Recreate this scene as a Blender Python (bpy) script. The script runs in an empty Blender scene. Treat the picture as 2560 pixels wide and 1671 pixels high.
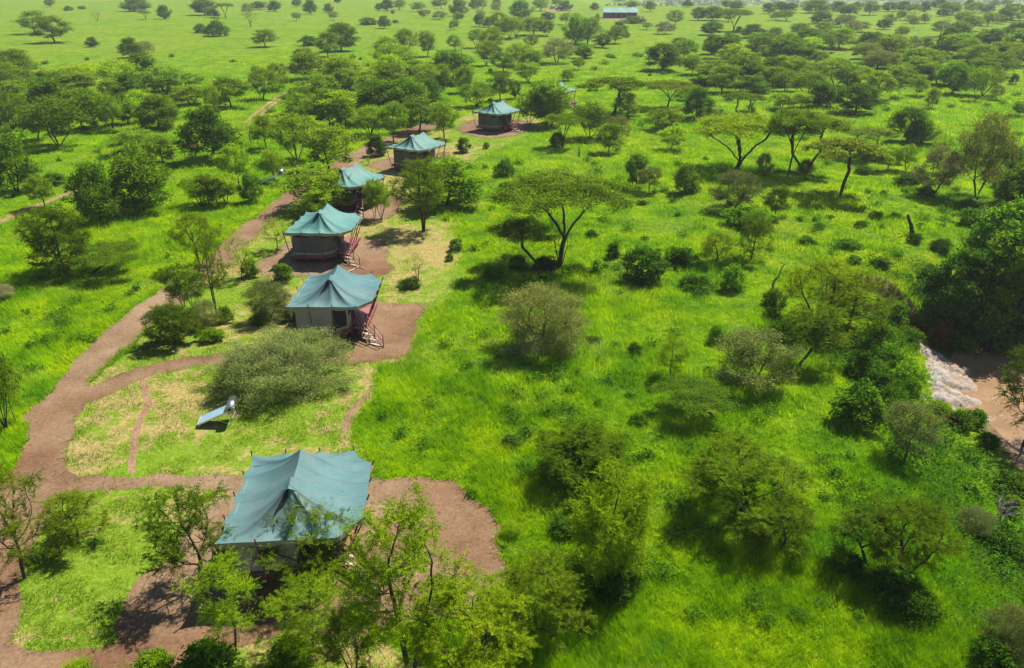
import bpy, math, random
import numpy as np
from mathutils import Vector, Matrix
from mathutils.geometry import delaunay_2d_cdt

# ------------------------------------------------------------------ camera, light, exposure
S = bpy.context.scene
COL = S.collection
F_PX, HORIZON, CAM_H = 1950.0, -80.0, 25.0          # for a 2560 x 1671 photograph
PITCH = math.atan((835.5 - HORIZON) / F_PX)
cam = bpy.data.cameras.new('camera')
cam.lens = 36.0 * F_PX / 2560.0
cam.clip_start, cam.clip_end = 0.5, 9000
cam_o = bpy.data.objects.new('camera', cam)
COL.objects.link(cam_o)
cam_o.location = (0, 0, CAM_H)
cam_o.rotation_euler = (math.pi / 2 - PITCH, 0, 0)
S.camera = cam_o

SUN_ELEV, SUN_AZ = math.radians(57), math.radians(46)   # azimuth clockwise from +Y (towards +X)
world = bpy.data.worlds.new('World')
S.world = world
world.use_nodes = True
nt = world.node_tree
sky = nt.nodes.new('ShaderNodeTexSky')
sky.sky_type = 'NISHITA'
sky.sun_disc = False
sky.sun_elevation = SUN_ELEV
sky.sun_rotation = SUN_AZ
sky.altitude = 1500
nt.links.new(sky.outputs[0], nt.nodes['Background'].inputs[0])
nt.nodes['Background'].inputs[1].default_value = 0.062
sun = bpy.data.lights.new('sun', 'SUN')
sun.energy = 4.6
sun.angle = math.radians(0.5)
sun.color = (1.0, 0.95, 0.86)
sun_o = bpy.data.objects.new('sun', sun)
COL.objects.link(sun_o)
sun_o.location = (60, 60, 90)
sd = Vector((math.sin(SUN_AZ) * math.cos(SUN_ELEV), math.cos(SUN_AZ) * math.cos(SUN_ELEV), math.sin(SUN_ELEV)))
sun_o.rotation_euler = sd.to_track_quat('Z', 'Y').to_euler()
S.view_settings.view_transform = 'Standard'
S.view_settings.look = 'None'
S.view_settings.exposure = 1.2
S.view_settings.gamma = 1.0
S.cycles.max_bounces = 6
S.cycles.transmission_bounces = 4
S.cycles.transparent_max_bounces = 6
S.cycles.volume_bounces = 0
HAZE = 0.00018

rng = np.random.default_rng(11)
random.seed(5)

# ------------------------------------------------------------------ small maths helpers
def smooth(a, b, x):
    t = np.clip((np.asarray(x, float) - a) / (b - a), 0, 1)
    return t * t * (3 - 2 * t)

_tab = np.random.default_rng(3).random((257, 257))
def vnoise(x, y, s=1.0, o=0):
    x = np.asarray(x, float) / s + 37.3 + o * 17.1
    y = np.asarray(y, float) / s + 91.7 + o * 5.3
    i, j = np.floor(x).astype(int), np.floor(y).astype(int)
    fx, fy = x - i, y - j
    fx, fy = fx * fx * (3 - 2 * fx), fy * fy * (3 - 2 * fy)
    i &= 255; j &= 255
    a, b, c, d = _tab[i, j], _tab[i + 1, j], _tab[i, j + 1], _tab[i + 1, j + 1]
    return a + (b - a) * fx + (c - a) * fy + (a - b - c + d) * fx * fy
def fbm(x, y, s, o=0):
    return 0.55 * vnoise(x, y, s, o) + 0.3 * vnoise(x, y, s * .45, o + 1) + 0.15 * vnoise(x, y, s * .2, o + 2)

RIVER = np.array([(36, 20), (37.5, 36), (38.7, 45), (40.2, 50), (42.8, 54), (46.5, 57.5), (52, 60.5), (64, 64), (84, 70), (130, 82)], float)
def river_dist(x, y):
    """signed distance from the river's centre line: negative on the camera's left bank"""
    x = np.asarray(x, float); y = np.asarray(y, float)
    best = np.full(np.broadcast(x, y).shape, 1e9); sg = np.ones_like(best)
    for a, b in zip(RIVER[:-1], RIVER[1:]):
        d = b - a
        t = np.clip(((x - a[0]) * d[0] + (y - a[1]) * d[1]) / (d @ d), 0, 1)
        ex, ey = x - a[0] - t * d[0], y - a[1] - t * d[1]
        dd = np.hypot(ex, ey)
        s = np.where(d[0] * ey - d[1] * ex > 0, -1.0, 1.0)
        m = dd < best
        best = np.where(m, dd, best); sg = np.where(m, s, sg)
    return best * sg
WATER_Z = -4.0
def in_gully(x, y):
    m = np.zeros(np.shape(x), bool)
    for (ax, ay), (bx, by), d0, d1, w in GULLY:
        dx, dy = bx - ax, by - ay
        t = np.clip(((x - ax) * dx + (y - ay) * dy) / (dx * dx + dy * dy), 0, 1)
        m |= np.hypot(x - ax - t * dx, y - ay - t * dy) < w * .95
    return m
GULLY = [((33.4, 65.2), (35.2, 60.8), 2.6, 1.9, 1.6), ((35.2, 60.8), (36.6, 57.0), 1.7, .7, 1.4), ((30.6, 60.6), (33.0, 59.4), 1.1, .9, .9)]
def terrain(x, y):
    x = np.asarray(x, float); y = np.asarray(y, float)
    rd = river_dist(x, y)
    n = (fbm(x, y, 7, 3) - .5)
    left = -rd
    ledge = smooth(6.0, 19 + 3 * n, left + 2.5 * n)
    zl = -4.5 + .62 * smooth(4.4, 5.6, left + 1.2 * n) + 3.88 * ledge
    zr = -4.5 + 4.5 * smooth(4.0, 10.0, rd + 1.6 * n)
    z = np.where(rd < 0, zl, zr)
    und = smooth(6, 22, x) * smooth(30, 50, y) * (1 - smooth(230, 420, y))
    z = z + und * ((fbm(x, y, 26, 6) - .5) * 1.3 + (fbm(x, y, 6, 8) - .5) * .5)
    # gully that cuts the left bank
    for (ax, ay), (bx, by), d0, d1, w in GULLY:
        dx, dy = bx - ax, by - ay; L2 = dx * dx + dy * dy
        t = np.clip(((x - ax) * dx + (y - ay) * dy) / L2, 0, 1)
        q = np.hypot(x - ax - t * dx, y - ay - t * dy) + .8 * (fbm(x, y, 2.0, 15) - .5)
        cut = (d0 + (d1 - d0) * t) * (1 - smooth(w * .55, w, q))
        z = np.where(cut > 0, np.maximum(z - cut, -4.15), z)
    drop = smooth(610, 800, y) * smooth(.06, .2, x / np.maximum(y, 1))
    z = z - 36 * drop
    hills = smooth(1500, 3200, y) * smooth(.0, .25, x / np.maximum(y, 1))
    return z + 30 * hills

def ray(u, v):
    a, b = (u - 1280.0) / F_PX, (v - 835.5) / F_PX
    return np.array([a, math.cos(PITCH) - b * math.sin(PITCH), -math.sin(PITCH) - b * math.cos(PITCH)])
def gp(u, v, dz=0.0):
    """the place on the ground seen along one direction from the camera"""
    d = ray(u, v); z = 0.0
    for k in range(14):
        t = (z + dz - CAM_H) / d[2]
        zn = float(terrain(d[0] * t, d[1] * t))
        z = zn if k < 3 else .5 * (z + zn)
    t = (z + dz - CAM_H) / d[2]
    return np.array([d[0] * t, d[1] * t, z])
def gplane(u, v, z):
    d = ray(u, v); t = (z - CAM_H) / d[2]
    return np.array([d[0] * t, d[1] * t, z])
def project(p):
    x, y, z = p[0], p[1], p[2] - CAM_H
    dep = y * math.cos(PITCH) - z * math.sin(PITCH)
    return 1280 + F_PX * x / dep, 835.5 + F_PX * (-z * math.cos(PITCH) - y * math.sin(PITCH)) / dep

# ------------------------------------------------------------------ object helpers
def tag(o, label=None, cat=None, group=None, kind=None):
    if label: o['label'] = label
    if cat: o['category'] = cat
    if group: o['group'] = group
    if kind: o['kind'] = kind
    return o
def link(name, me, parent=None, mat=None):
    o = bpy.data.objects.new(name, me)
    COL.objects.link(o)
    if parent is not None: o.parent = parent
    if mat is not None and me is not None:
        me.materials.clear(); me.materials.append(mat)
    return o
def empty(name, loc=(0, 0, 0), rz=0.0):
    o = bpy.data.objects.new(name, None)
    o.empty_display_size = .3
    COL.objects.link(o)
    o.location = loc; o.rotation_euler = (0, 0, rz)
    return o
def np_mesh(name, V, faces, smooth_sh=False):
    """faces: list of integer arrays, each (n, k)"""
    me = bpy.data.meshes.new(name)
    V = np.ascontiguousarray(V, np.float32)
    me.vertices.add(len(V)); me.vertices.foreach_set('co', V.ravel())
    faces = [np.asarray(f, np.int32) for f in faces if len(f)]
    nl = sum(f.size for f in faces); nf = sum(len(f) for f in faces)
    me.loops.add(nl); me.polygons.add(nf)
    me.loops.foreach_set('vertex_index', np.concatenate([f.ravel() for f in faces]))
    tot = np.concatenate([np.full(len(f), f.shape[1], np.int32) for f in faces])
    st = np.concatenate([[0], np.cumsum(tot)[:-1]]).astype(np.int32)
    me.polygons.foreach_set('loop_start', st)
    me.update(calc_edges=True)
    if smooth_sh: me.polygons.foreach_set('use_smooth', np.ones(nf, bool))
    return me
class MB:
    """collects boxes, bars and tubes into one mesh"""
    def __init__(s): s.v, s.f, s.n = [], [], 0
    def add(s, V, F):
        V = np.asarray(V, float)
        s.v.append(V)
        for f in F: s.f.append([i + s.n for i in f])
        s.n += len(V)
        return s
    def box(s, c, d, rz=0.0, taper=1.0):
        x, y, z = np.array(d) / 2
        V = np.array([[sx * x * (taper if sz > 0 else 1), sy * y * (taper if sz > 0 else 1), sz * z] for sz in (-1, 1) for sy in (-1, 1) for sx in (-1, 1)])
        R = np.array([[math.cos(rz), -math.sin(rz), 0], [math.sin(rz), math.cos(rz), 0], [0, 0, 1]])
        return s.add(V @ R.T + np.array(c), [(0, 2, 3, 1), (4, 5, 7, 6), (0, 1, 5, 4), (2, 6, 7, 3), (0, 4, 6, 2), (1, 3, 7, 5)])
    def bar(s, a, b, r, r2=None, n=6):
        a, b = np.array(a, float), np.array(b, float)
        d = b - a; d /= np.linalg.norm(d) + 1e-9
        u = np.cross(d, (0, 0, 1) if abs(d[2]) < .9 else (1, 0, 0)); u /= np.linalg.norm(u)
        w = np.cross(d, u); r2 = r if r2 is None else r2
        t = np.arange(n) * 2 * math.pi / n
        ring = np.outer(np.cos(t), u) + np.outer(np.sin(t), w)
        V = np.vstack([a + ring * r, b + ring * r2])
        F = [(i, (i + 1) % n, n + (i + 1) % n, n + i) for i in range(n)] + [tuple(range(n - 1, -1, -1)), tuple(range(n, 2 * n))]
        return s.add(V, F)
    def prism(s, poly, z0, z1):
        n = len(poly)
        V = [(x, y, z0) for x, y in poly] + [(x, y, z1) for x, y in poly]
        F = [(i, (i + 1) % n, n + (i + 1) % n, n + i) for i in range(n)] + [tuple(range(n - 1, -1, -1)), tuple(range(n, 2 * n))]
        return s.add(V, F)
    def mesh(s, name, sm=False):
        me = bpy.data.meshes.new(name)
        me.from_pydata(np.vstack(s.v).tolist(), [], s.f)
        me.update()
        if sm: me.polygons.foreach_set('use_smooth', np.ones(len(me.polygons), bool))
        return me
    def build(s, name, mat, parent=None, sm=False): return link(name, s.mesh(name, sm), parent, mat)

# ------------------------------------------------------------------ materials
def mat_new(name):
    m = bpy.data.materials.new(name); m.use_nodes = True
    n = m.node_tree; n.nodes.clear()
    out = n.nodes.new('ShaderNodeOutputMaterial')
    return m, n, out
def N(n, typ, **kw):
    x = n.nodes.new(typ)
    for k, v in kw.items():
        if k in ('inp',):
            for a, b in v.items(): x.inputs[a].default_value = b
        else: setattr(x, k, v)
    return x
def noise(n, scale, detail=4, rough=.6, obj=False, off=(0, 0, 0)):
    tc = n.nodes.new('ShaderNodeTexCoord')
    mp = N(n, 'ShaderNodeMapping'); mp.inputs['Location'].default_value = off
    n.links.new(tc.outputs['Object'], mp.inputs[0]) if obj else n.links.new(N(n, 'ShaderNodeNewGeometry').outputs['Position'], mp.inputs[0])
    t = N(n, 'ShaderNodeTexNoise', inp={'Scale': scale, 'Detail': detail, 'Roughness': rough})
    n.links.new(mp.outputs[0], t.inputs['Vector'])
    return t
def ramp(n, src, stops):
    r = n.nodes.new('ShaderNodeValToRGB')
    while len(r.color_ramp.elements) < len(stops): r.color_ramp.elements.new(.5)
    for e, (p, c) in zip(r.color_ramp.elements, stops):
        e.position = p; e.color = (*c, 1) if len(c) == 3 else c
    n.links.new(src, r.inputs[0])
    return r
def mixc(n, a, b, fac, mode='MIX'):
    m = N(n, 'ShaderNodeMix', data_type='RGBA', blend_type=mode)
    for sock, v in ((m.inputs[6], a), (m.inputs[7], b), (m.inputs[0], fac)):
        if hasattr(v, 'is_output'): n.links.new(v, sock)
        else: sock.default_value = (*v, 1) if isinstance(v, tuple) and len(v) == 3 else v
    return m.outputs[2]
def bump(n, src, strength, dist):
    b = N(n, 'ShaderNodeBump', inp={'Strength': strength, 'Distance': dist})
    n.links.new(src, b.inputs['Height'])
    return b.outputs[0]
def solid(name, col, rough=.7, metal=0.0, var=.15, scale=3.0, bmp=0.0, obj=True):
    m, n, out = mat_new(name)
    p = N(n, 'ShaderNodeBsdfPrincipled', inp={'Roughness': rough, 'Metallic': metal})
    t = noise(n, scale, 5, .65, obj=obj)
    c = ramp(n, t.outputs[0], [(.3, tuple(x * (1 - var) for x in col)), (.7, tuple(min(1, x * (1 + var)) for x in col))])
    n.links.new(c.outputs[0], p.inputs['Base Color'])
    if bmp: n.links.new(bump(n, t.outputs[0], bmp, .05), p.inputs['Normal'])
    n.links.new(p.outputs[0], out.inputs[0])
    return m

G_DEEP, G_MID, G_LIME, G_YEL, STRAW = (.062, .145, .001), (.112, .208, .001), (.170, .262, .001), (.208, .275, .0015), (.30, .27, .10)
def grass_color(n, gain=1.0):
    big = noise(n, .045, 3, .55)
    mid = noise(n, .28, 4, .6, off=(40, 3, 0))
    small = noise(n, 1.7, 3, .6, off=(3, 70, 0))
    a = ramp(n, mid.outputs[0], [(.30, G_DEEP), (.44, G_MID), (.57, G_LIME), (.72, G_YEL)])
    b = ramp(n, big.outputs[0], [(.35, (.75, .92, .8)), (.5, (1, 1, 1)), (.66, (1.14, 1.05, 1.0))])
    c = mixc(n, a.outputs[0], b.outputs[0], 1.0, 'MULTIPLY')
    p1 = noise(n, .16, 4, .7, off=(80, 15, 0)); p2 = noise(n, .21, 4, .7, off=(15, 120, 0))
    k1 = ramp(n, p1.outputs[0], [(.54, (0, 0, 0)), (.68, (.75, .75, .75))]); k2 = ramp(n, p2.outputs[0], [(.56, (0, 0, 0)), (.70, (.7, .7, .7))])
    c = mixc(n, c, (.158, .222, .024), k1.outputs[0]); c = mixc(n, c, (.072, .190, .018), k2.outputs[0])
    d = ramp(n, small.outputs[0], [(.3, (.64, .70, .62)), (.52, (1, 1, 1)), (.75, (1.22, 1.16, 1.25))])
    c = mixc(n, c, d.outputs[0], 1.0, 'MULTIPLY')
    return mixc(n, c, (gain, gain, gain), 1.0, 'MULTIPLY')

def make_ground_mat():
    m, n, out = mat_new('grassland')
    p = N(n, 'ShaderNodeBsdfPrincipled', inp={'Roughness': .95, 'Specular IOR Level': .05})
    c = grass_color(n, .80)
    far = noise(n, .012, 4, .6, off=(9, 9, 0))
    st = ramp(n, far.outputs[0], [(.48, (0, 0, 0)), (.68, (.5, .5, .5))])
    stx = noise(n, .5, 3, .6, off=(1, 1, 0))
    pale = N(n, 'ShaderNodeMath', operation='MULTIPLY')
    r2 = ramp(n, stx.outputs[0], [(.4, (0, 0, 0)), (.65, (1, 1, 1))])
    n.links.new(st.outputs[0], pale.inputs[0]); n.links.new(r2.outputs[0], pale.inputs[1])
    c = mixc(n, c, (.17, .19, .055), pale.outputs[0])
    bare = N(n, 'ShaderNodeAttribute', attribute_name='bare')
    en = noise(n, .8, 5, .65)
    earth = ramp(n, en.outputs[0], [(.3, (.085, .05, .032)), (.7, (.24, .16, .105))])
    c = mixc(n, c, earth.outputs[0], bare.outputs['Fac'])
    n.links.new(c, p.inputs['Base Color'])
    bn = noise(n, 2.2, 5, .7)
    n.links.new(bump(n, bn.outputs[0], .9, .35), p.inputs['Normal'])
    n.links.new(p.outputs[0], out.inputs[0])
    return m
def leafy(name, colfn, transl=.35, rough=.6):
    m, n, out = mat_new(name)
    c = colfn(n)
    d = N(n, 'ShaderNodeBsdfDiffuse'); t = N(n, 'ShaderNodeBsdfTranslucent')
    n.links.new(c, d.inputs[0])
    tc = mixc(n, c, (1.25, 1.25, .6), 1.0, 'MULTIPLY')
    n.links.new(tc, t.inputs[0])
    mx = N(n, 'ShaderNodeMixShader', inp={0: transl})
    n.links.new(d.outputs[0], mx.inputs[1]); n.links.new(t.outputs[0], mx.inputs[2])
    n.links.new(mx.outputs[0], out.inputs[0])
    return m
def blade_col(n):
    c = grass_color(n, 1.84)
    at = N(n, 'ShaderNodeAttribute', attribute_name='tone')
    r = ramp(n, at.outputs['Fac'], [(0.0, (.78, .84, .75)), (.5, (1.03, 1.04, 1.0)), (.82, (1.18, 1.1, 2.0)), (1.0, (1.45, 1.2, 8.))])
    return mixc(n, c, r.outputs[0], 1.0, 'MULTIPLY')
def lawn_blade_col(n):
    t = noise(n, .5, 3, .6, off=(5, 5, 0))
    a = ramp(n, t.outputs[0], [(.3, (.05, .135, .004)), (.5, (.095, .19, .005)), (.68, (.17, .24, .015))])
    at = N(n, 'ShaderNodeAttribute', attribute_name='tone')
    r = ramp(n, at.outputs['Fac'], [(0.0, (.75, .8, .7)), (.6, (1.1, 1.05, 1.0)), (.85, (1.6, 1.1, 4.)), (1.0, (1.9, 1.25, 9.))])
    return mixc(n, a.outputs[0], r.outputs[0], 1.0, 'MULTIPLY')
def crown_col(n):
    """leaf colour: each tree's own colour, with clumps that are a little lighter or yellower"""
    oi = N(n, 'ShaderNodeObjectInfo')
    t = noise(n, .9, 3, .6)
    r = ramp(n, t.outputs[0], [(.3, (.72, .78, .8)), (.5, (1, 1, 1)), (.7, (1.35, 1.22, 1.0))])
    at = N(n, 'ShaderNodeAttribute', attribute_name='tone')
    r2 = ramp(n, at.outputs['Fac'], [(0, (.5, .56, .6)), (.55, (1.0, 1.0, 1)), (1, (1.7, 1.5, 1.2))])
    c = mixc(n, oi.outputs['Color'], r.outputs[0], 1.0, 'MULTIPLY')
    return mixc(n, c, r2.outputs[0], 1.0, 'MULTIPLY')
class _Out:
    def __init__(s, o): s.outputs = [o]
def N2(n, a, b): return _Out(mixc(n, a.outputs[0], b.outputs[0], 1.0, 'MULTIPLY'))
def dirt_mat(name, a, b, pale):
    m, n, out = mat_new(name)
    p = N(n, 'ShaderNodeBsdfPrincipled', inp={'Roughness': .95, 'Specular IOR Level': .1})
    t = noise(n, .35, 5, .65); u = noise(n, 5, 5, .75, off=(4, 4, 0)); w = noise(n, 24, 2, .6)
    big = noise(n, .07, 4, .65, off=(12, 44, 0))
    rd_ = ramp(n, big.outputs[0], [(.38, (1, 1, 1)), (.60, (.74, .60, .55))])
    c = ramp(n, t.outputs[0], [(.32, a), (.68, b)])
    c = N2(n, c, rd_)
    d = ramp(n, u.outputs[0], [(.3, (.55, .55, .55)), (.5, (.95, .95, .95)), (.6, (1.05, 1.05, 1.05)), (.75, (1.45, 1.42, 1.35))])
    c = mixc(n, c.outputs[0], d.outputs[0], 1.0, 'MULTIPLY')
    k = ramp(n, w.outputs[0], [(.68, (0, 0, 0)), (.74, (.6, .6, .6))])
    c = mixc(n, c, pale, k.outputs[0])
    n.links.new(c, p.inputs['Base Color'])
    n.links.new(bump(n, u.outputs[0], .6, .06), p.inputs['Normal'])
    n.links.new(p.outputs[0], out.inputs[0])
    return m
def lawn_mat(name='mown_grass', lo=.49, hi=.58):
    m, n, out = mat_new(name)
    p = N(n, 'ShaderNodeBsdfPrincipled', inp={'Roughness': .95, 'Specular IOR Level': .05})
    t = noise(n, .95, 5, .75, off=(5, 5, 0)); u = noise(n, 4, 5, .75); big = noise(n, .09, 2, .5, off=(0, 31, 0))
    g = ramp(n, u.outputs[0], [(.3, (.06, .13, .006)), (.55, (.13, .20, .012)), (.72, (.24, .25, .06))])
    s = ramp(n, u.outputs[0], [(.3, (.15, .11, .035)), (.55, (.27, .215, .075)), (.72, (.36, .31, .13))])
    add = N(n, 'ShaderNodeMath', operation='ADD')
    mul = N(n, 'ShaderNodeMath', operation='MULTIPLY_ADD', inp={1: .9, 2: -.45})
    n.links.new(big.outputs[0], mul.inputs[0]); n.links.new(mul.outputs[0], add.inputs[0]); n.links.new(t.outputs[0], add.inputs[1])
    k = ramp(n, add.outputs[0], [(lo, (0, 0, 0)), (hi, (1, 1, 1))])
    n.links.new(mixc(n, g.outputs[0], s.outputs[0], k.outputs[0]), p.inputs['Base Color'])
    n.links.new(bump(n, u.outputs[0], .8, .1), p.inputs['Normal'])
    n.links.new(p.outputs[0], out.inputs[0])
    return m
def bark_mat(name, a, b):
    m, n, out = mat_new(name)
    p = N(n, 'ShaderNodeBsdfPrincipled', inp={'Roughness': .9, 'Specular IOR Level': .1})
    t = noise(n, 9, 5, .7, obj=True)
    c = ramp(n, t.outputs[0], [(.3, a), (.7, b)])
    n.links.new(c.outputs[0], p.inputs['Base Color'])
    n.links.new(bump(n, t.outputs[0], .7, .03), p.inputs['Normal'])
    n.links.new(p.outputs[0], out.inputs[0])
    return m
def canvas_mat(name, col, transl=.12, seams=False):
    m, n, out = mat_new(name)
    t = noise(n, 1.1, 5, .6, obj=True); w = noise(n, 60, 2, .5, obj=True)
    c = ramp(n, t.outputs[0], [(.3, tuple(x * .86 for x in col)), (.7, tuple(x * 1.12 for x in col))])
    oi = N(n, 'ShaderNodeObjectInfo')
    tint = ramp(n, oi.outputs['Random'], [(0, (.88, .98, .94)), (.5, (1, 1, 1)), (1, (1.12, 1.0, .96))])
    cc = mixc(n, c.outputs[0], tint.outputs[0], 1.0, 'MULTIPLY')
    du = noise(n, .35, 6, .75)
    dk = ramp(n, du.outputs[0], [(.46, (0, 0, 0)), (.72, (.34, .34, .34))])
    cc = mixc(n, cc, (.22, .20, .16), dk.outputs[0])
    if seams:
        tc = N(n, 'ShaderNodeTexCoord')
        wv = N(n, 'ShaderNodeTexWave', wave_type='BANDS', bands_direction='Y', inp={'Scale': .33, 'Distortion': .6, 'Detail': 1.0})
        n.links.new(tc.outputs['Object'], wv.inputs[0])
        sr = ramp(n, wv.outputs[0], [(.0, (.80, .83, .85)), (.03, (1, 1, 1))])
        cc = mixc(n, cc, sr.outputs[0], 1.0, 'MULTIPLY')
    d = N(n, 'ShaderNodeBsdfPrincipled', inp={'Roughness': .65, 'Specular IOR Level': .25})
    n.links.new(cc, d.inputs['Base Color'])
    n.links.new(bump(n, w.outputs[0], .15, .01), d.inputs['Normal'])
    tr = N(n, 'ShaderNodeBsdfTranslucent'); n.links.new(cc, tr.inputs[0])
    mx = N(n, 'ShaderNodeMixShader', inp={0: transl})
    n.links.new(d.outputs[0], mx.inputs[1]); n.links.new(tr.outputs[0], mx.inputs[2])
    n.links.new(mx.outputs[0], out.inputs[0])
    return m
def water_mat():
    m, n, out = mat_new('muddy_water')
    p = N(n, 'ShaderNodeBsdfPrincipled', inp={'Roughness': .22, 'Specular IOR Level': .5})
    t = noise(n, .5, 4, .6); u = noise(n, 3, 4, .7)
    c = ramp(n, t.outputs[0], [(.3, (.175, .10, .048)), (.7, (.27, .165, .09))])
    f = ramp(n, u.outputs[0], [(.66, (0, 0, 0)), (.74, (.8, .8, .8))])
    n.links.new(mixc(n, c.outputs[0], (.6, .52, .45), f.outputs[0]), p.inputs['Base Color'])
    n.links.new(bump(n, u.outputs[0], .25, .06), p.inputs['Normal'])
    n.links.new(p.outputs[0], out.inputs[0])
    return m
def rock_mat():
    m, n, out = mat_new('pale_bedrock')
    p = N(n, 'ShaderNodeBsdfPrincipled', inp={'Roughness': .85})
    t = noise(n, .5, 5, .7); u = noise(n, 2.2, 6, .75)
    c = ramp(n, t.outputs[0], [(.32, (.24, .165, .115)), (.5, (.28, .22, .17)), (.66, (.24, .245, .235))])
    d = ramp(n, u.outputs[0], [(.36, (.22, .22, .23)), (.46, (.85, .85, .85)), (.7, (1.15, 1.15, 1.15))])
    n.links.new(mixc(n, c.outputs[0], d.outputs[0], 1.0, 'MULTIPLY'), p.inputs['Base Color'])
    n.links.new(bump(n, u.outputs[0], .9, .12), p.inputs['Normal'])
    n.links.new(p.outputs[0], out.inputs[0])
    return m

M = dict(
    ground=make_ground_mat(), blade=leafy('grass_blades', blade_col, .5), lawnblade=leafy('lawn_blades', lawn_blade_col, .35),
    crown=leafy('acacia_leaves', crown_col, .46), lawn=lawn_mat(), dry=lawn_mat('dry_mown_grass', .40, .53),
    dirt=dirt_mat('red_brown_dirt', (.155, .100, .057), (.245, .168, .100), (.36, .29, .20)),
    redearth=dirt_mat('dug_red_earth', (.118, .060, .035), (.20, .115, .070), (.33, .25, .18)),
    track=dirt_mat('sandy_track', (.22, .14, .08), (.29, .20, .12), (.35, .28, .22)),
    bark=bark_mat('dark_bark', (.022, .017, .013), (.085, .066, .05)), greybark=bark_mat('grey_bark', (.07, .06, .05), (.2, .175, .15)),
    deadwood=bark_mat('bleached_deadwood', (.16, .13, .12), (.42, .37, .34)),
    water=water_mat(), rock=rock_mat(),
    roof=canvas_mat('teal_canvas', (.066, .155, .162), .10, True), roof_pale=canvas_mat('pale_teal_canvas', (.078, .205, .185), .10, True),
    valance=canvas_mat('khaki_valance', (.34, .30, .21), .2),
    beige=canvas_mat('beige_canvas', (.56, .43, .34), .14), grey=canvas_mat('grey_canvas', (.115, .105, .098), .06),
    skirt=canvas_mat('pale_skirting_canvas', (.36, .31, .25), .05),
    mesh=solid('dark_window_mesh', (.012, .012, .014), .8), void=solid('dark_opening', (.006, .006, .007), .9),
    redwood=solid('red_stained_timber', (.17, .045, .035), .6, var=.3, scale=5), deck=solid('red_deck_boards', (.25, .085, .075), .45, var=.25, scale=4),
    pole=solid('brown_red_poles', (.13, .05, .032), .6, var=.35, scale=6), palewood=solid('pale_wood', (.42, .33, .24), .7, var=.25),
    steel=solid('brushed_steel', (.62, .63, .65), .28, 1.0, .08), panel=solid('collector_glass', (.19, .30, .36), .5, 0, .15),
    alu=solid('aluminium_frame', (.62, .62, .62), .4, .6, .08), cap=solid('tan_end_cap', (.36, .30, .20), .6), dark=solid('dark_fitting', (.012, .012, .012), .5),
    redmark=solid('faded_red_print', (.5, .16, .14), .5), white=solid('white_paint', (.62, .62, .60), .5, var=.08), carbody=solid('dark_green_paint', (.03, .04, .035), .4),
    glass=solid('dark_glass', (.015, .018, .02), .1), tyre=solid('tyre_rubber', (.015, .015, .015), .9), brown=solid('brown_cloth', (.16, .07, .04), .8),
    stone=solid('pale_stone', (.42, .34, .27), .9, var=.25, bmp=.5), shedwall=solid('dark_shed_boards', (.06, .058, .06), .8, var=.3), shedroof=canvas_mat('shed_roof_canvas', (.12, .27, .25), .05),
    foam=solid('foam_white', (.40, .34, .28), .6),
)

# ------------------------------------------------------------------ ground sheets
def d2(pts): return [(x * 1.07563, y * 1.07563) for x, y in pts]     # pixel lists were read off a 2380 px wide view
ROAD_PX = d2([(-120, 1640), (-110, 1300), (-40, 1150), (0, 1125), (40, 1060), (72, 985), (62, 950), (140, 890), (210, 800), (300, 722), (345, 695), (372, 672), (410, 650), (480, 600), (530, 556), (565, 520), (605, 500),
              (640, 462), (700, 430), (750, 398), (795, 362), (850, 340), (900, 318), (950, 297), (1010, 280), (1040, 284), (985, 310), (930, 330), (892, 352), (845, 374), (800, 402), (705, 458), (655, 492), (615, 530), (560, 582), (455, 682),
              (397, 722), (352, 762), (262, 832), (205, 905), (300, 862), (420, 832), (530, 822), (650, 812), (760, 815), (840, 822), (845, 850), (760, 848), (650, 850), (510, 842), (380, 867), (260, 907), (182, 945), (157, 1030),
              (142, 1098), (200, 1104), (300, 1112), (420, 1104), (590, 1106), (590, 1140), (420, 1132), (300, 1136), (190, 1140), (125, 1150), (102, 1200), (64, 1330), (42, 1450), (38, 1485), (60, 1505), (130, 1514), (240, 1509), (268, 1478), (282, 1470), (300, 1480), (330, 1560), (150, 1572), (60, 1640)])
CLEAR_PX = [
    ('dirt_clearing', 'dirt', d2([(262, 1490), (282, 1430), (330, 1350), (400, 1290), (432, 1250), (500, 1170), (560, 1118), (700, 1106), (868, 1104), (900, 1108), (1080, 1112), (1092, 1150), (1150, 1205), (1174, 1295), (1160, 1340), (1110, 1400), (960, 1470), (860, 1478), (780, 1472), (650, 1490), (530, 1503), (450, 1528), (300, 1548)])),
    ('dirt_clearing', 'dirt', [(720, 830), (735, 765), (860, 752), (947, 754), (1081, 758), (1052, 796), (1027, 864), (1023, 893), (969, 899), (919, 910), (830, 905)]),
    ('dirt_clearing', 'dirt', [(625, 690), (660, 645), (720, 600), (890, 597), (972, 598), (966, 640), (970, 692), (880, 697), (760, 692)]),
    ('dirt_clearing', 'dirt', [(800, 560), (826, 500), (960, 488), (1016, 492), (996, 530), (955, 556), (880, 562)]),
    ('dirt_clearing', 'dirt', [(905, 418), (960, 396), (1075, 388), (1130, 380), (1105, 410), (1040, 428), (965, 428)]),
    ('dirt_clearing', 'dirt', [(1135, 325), (1180, 296), (1300, 298), (1330, 312), (1325, 322), (1300, 336), (1240, 348), (1170, 340)]),
    ('dirt_clearing', 'track', [(1500, 48), (1530, 40), (1590, 40), (1620, 47), (1560, 51)]),
    ('dirt_clearing', 'track', [(1355, 27), (1375, 20), (1420, 20), (1440, 24), (1400, 30)]),
]
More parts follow.
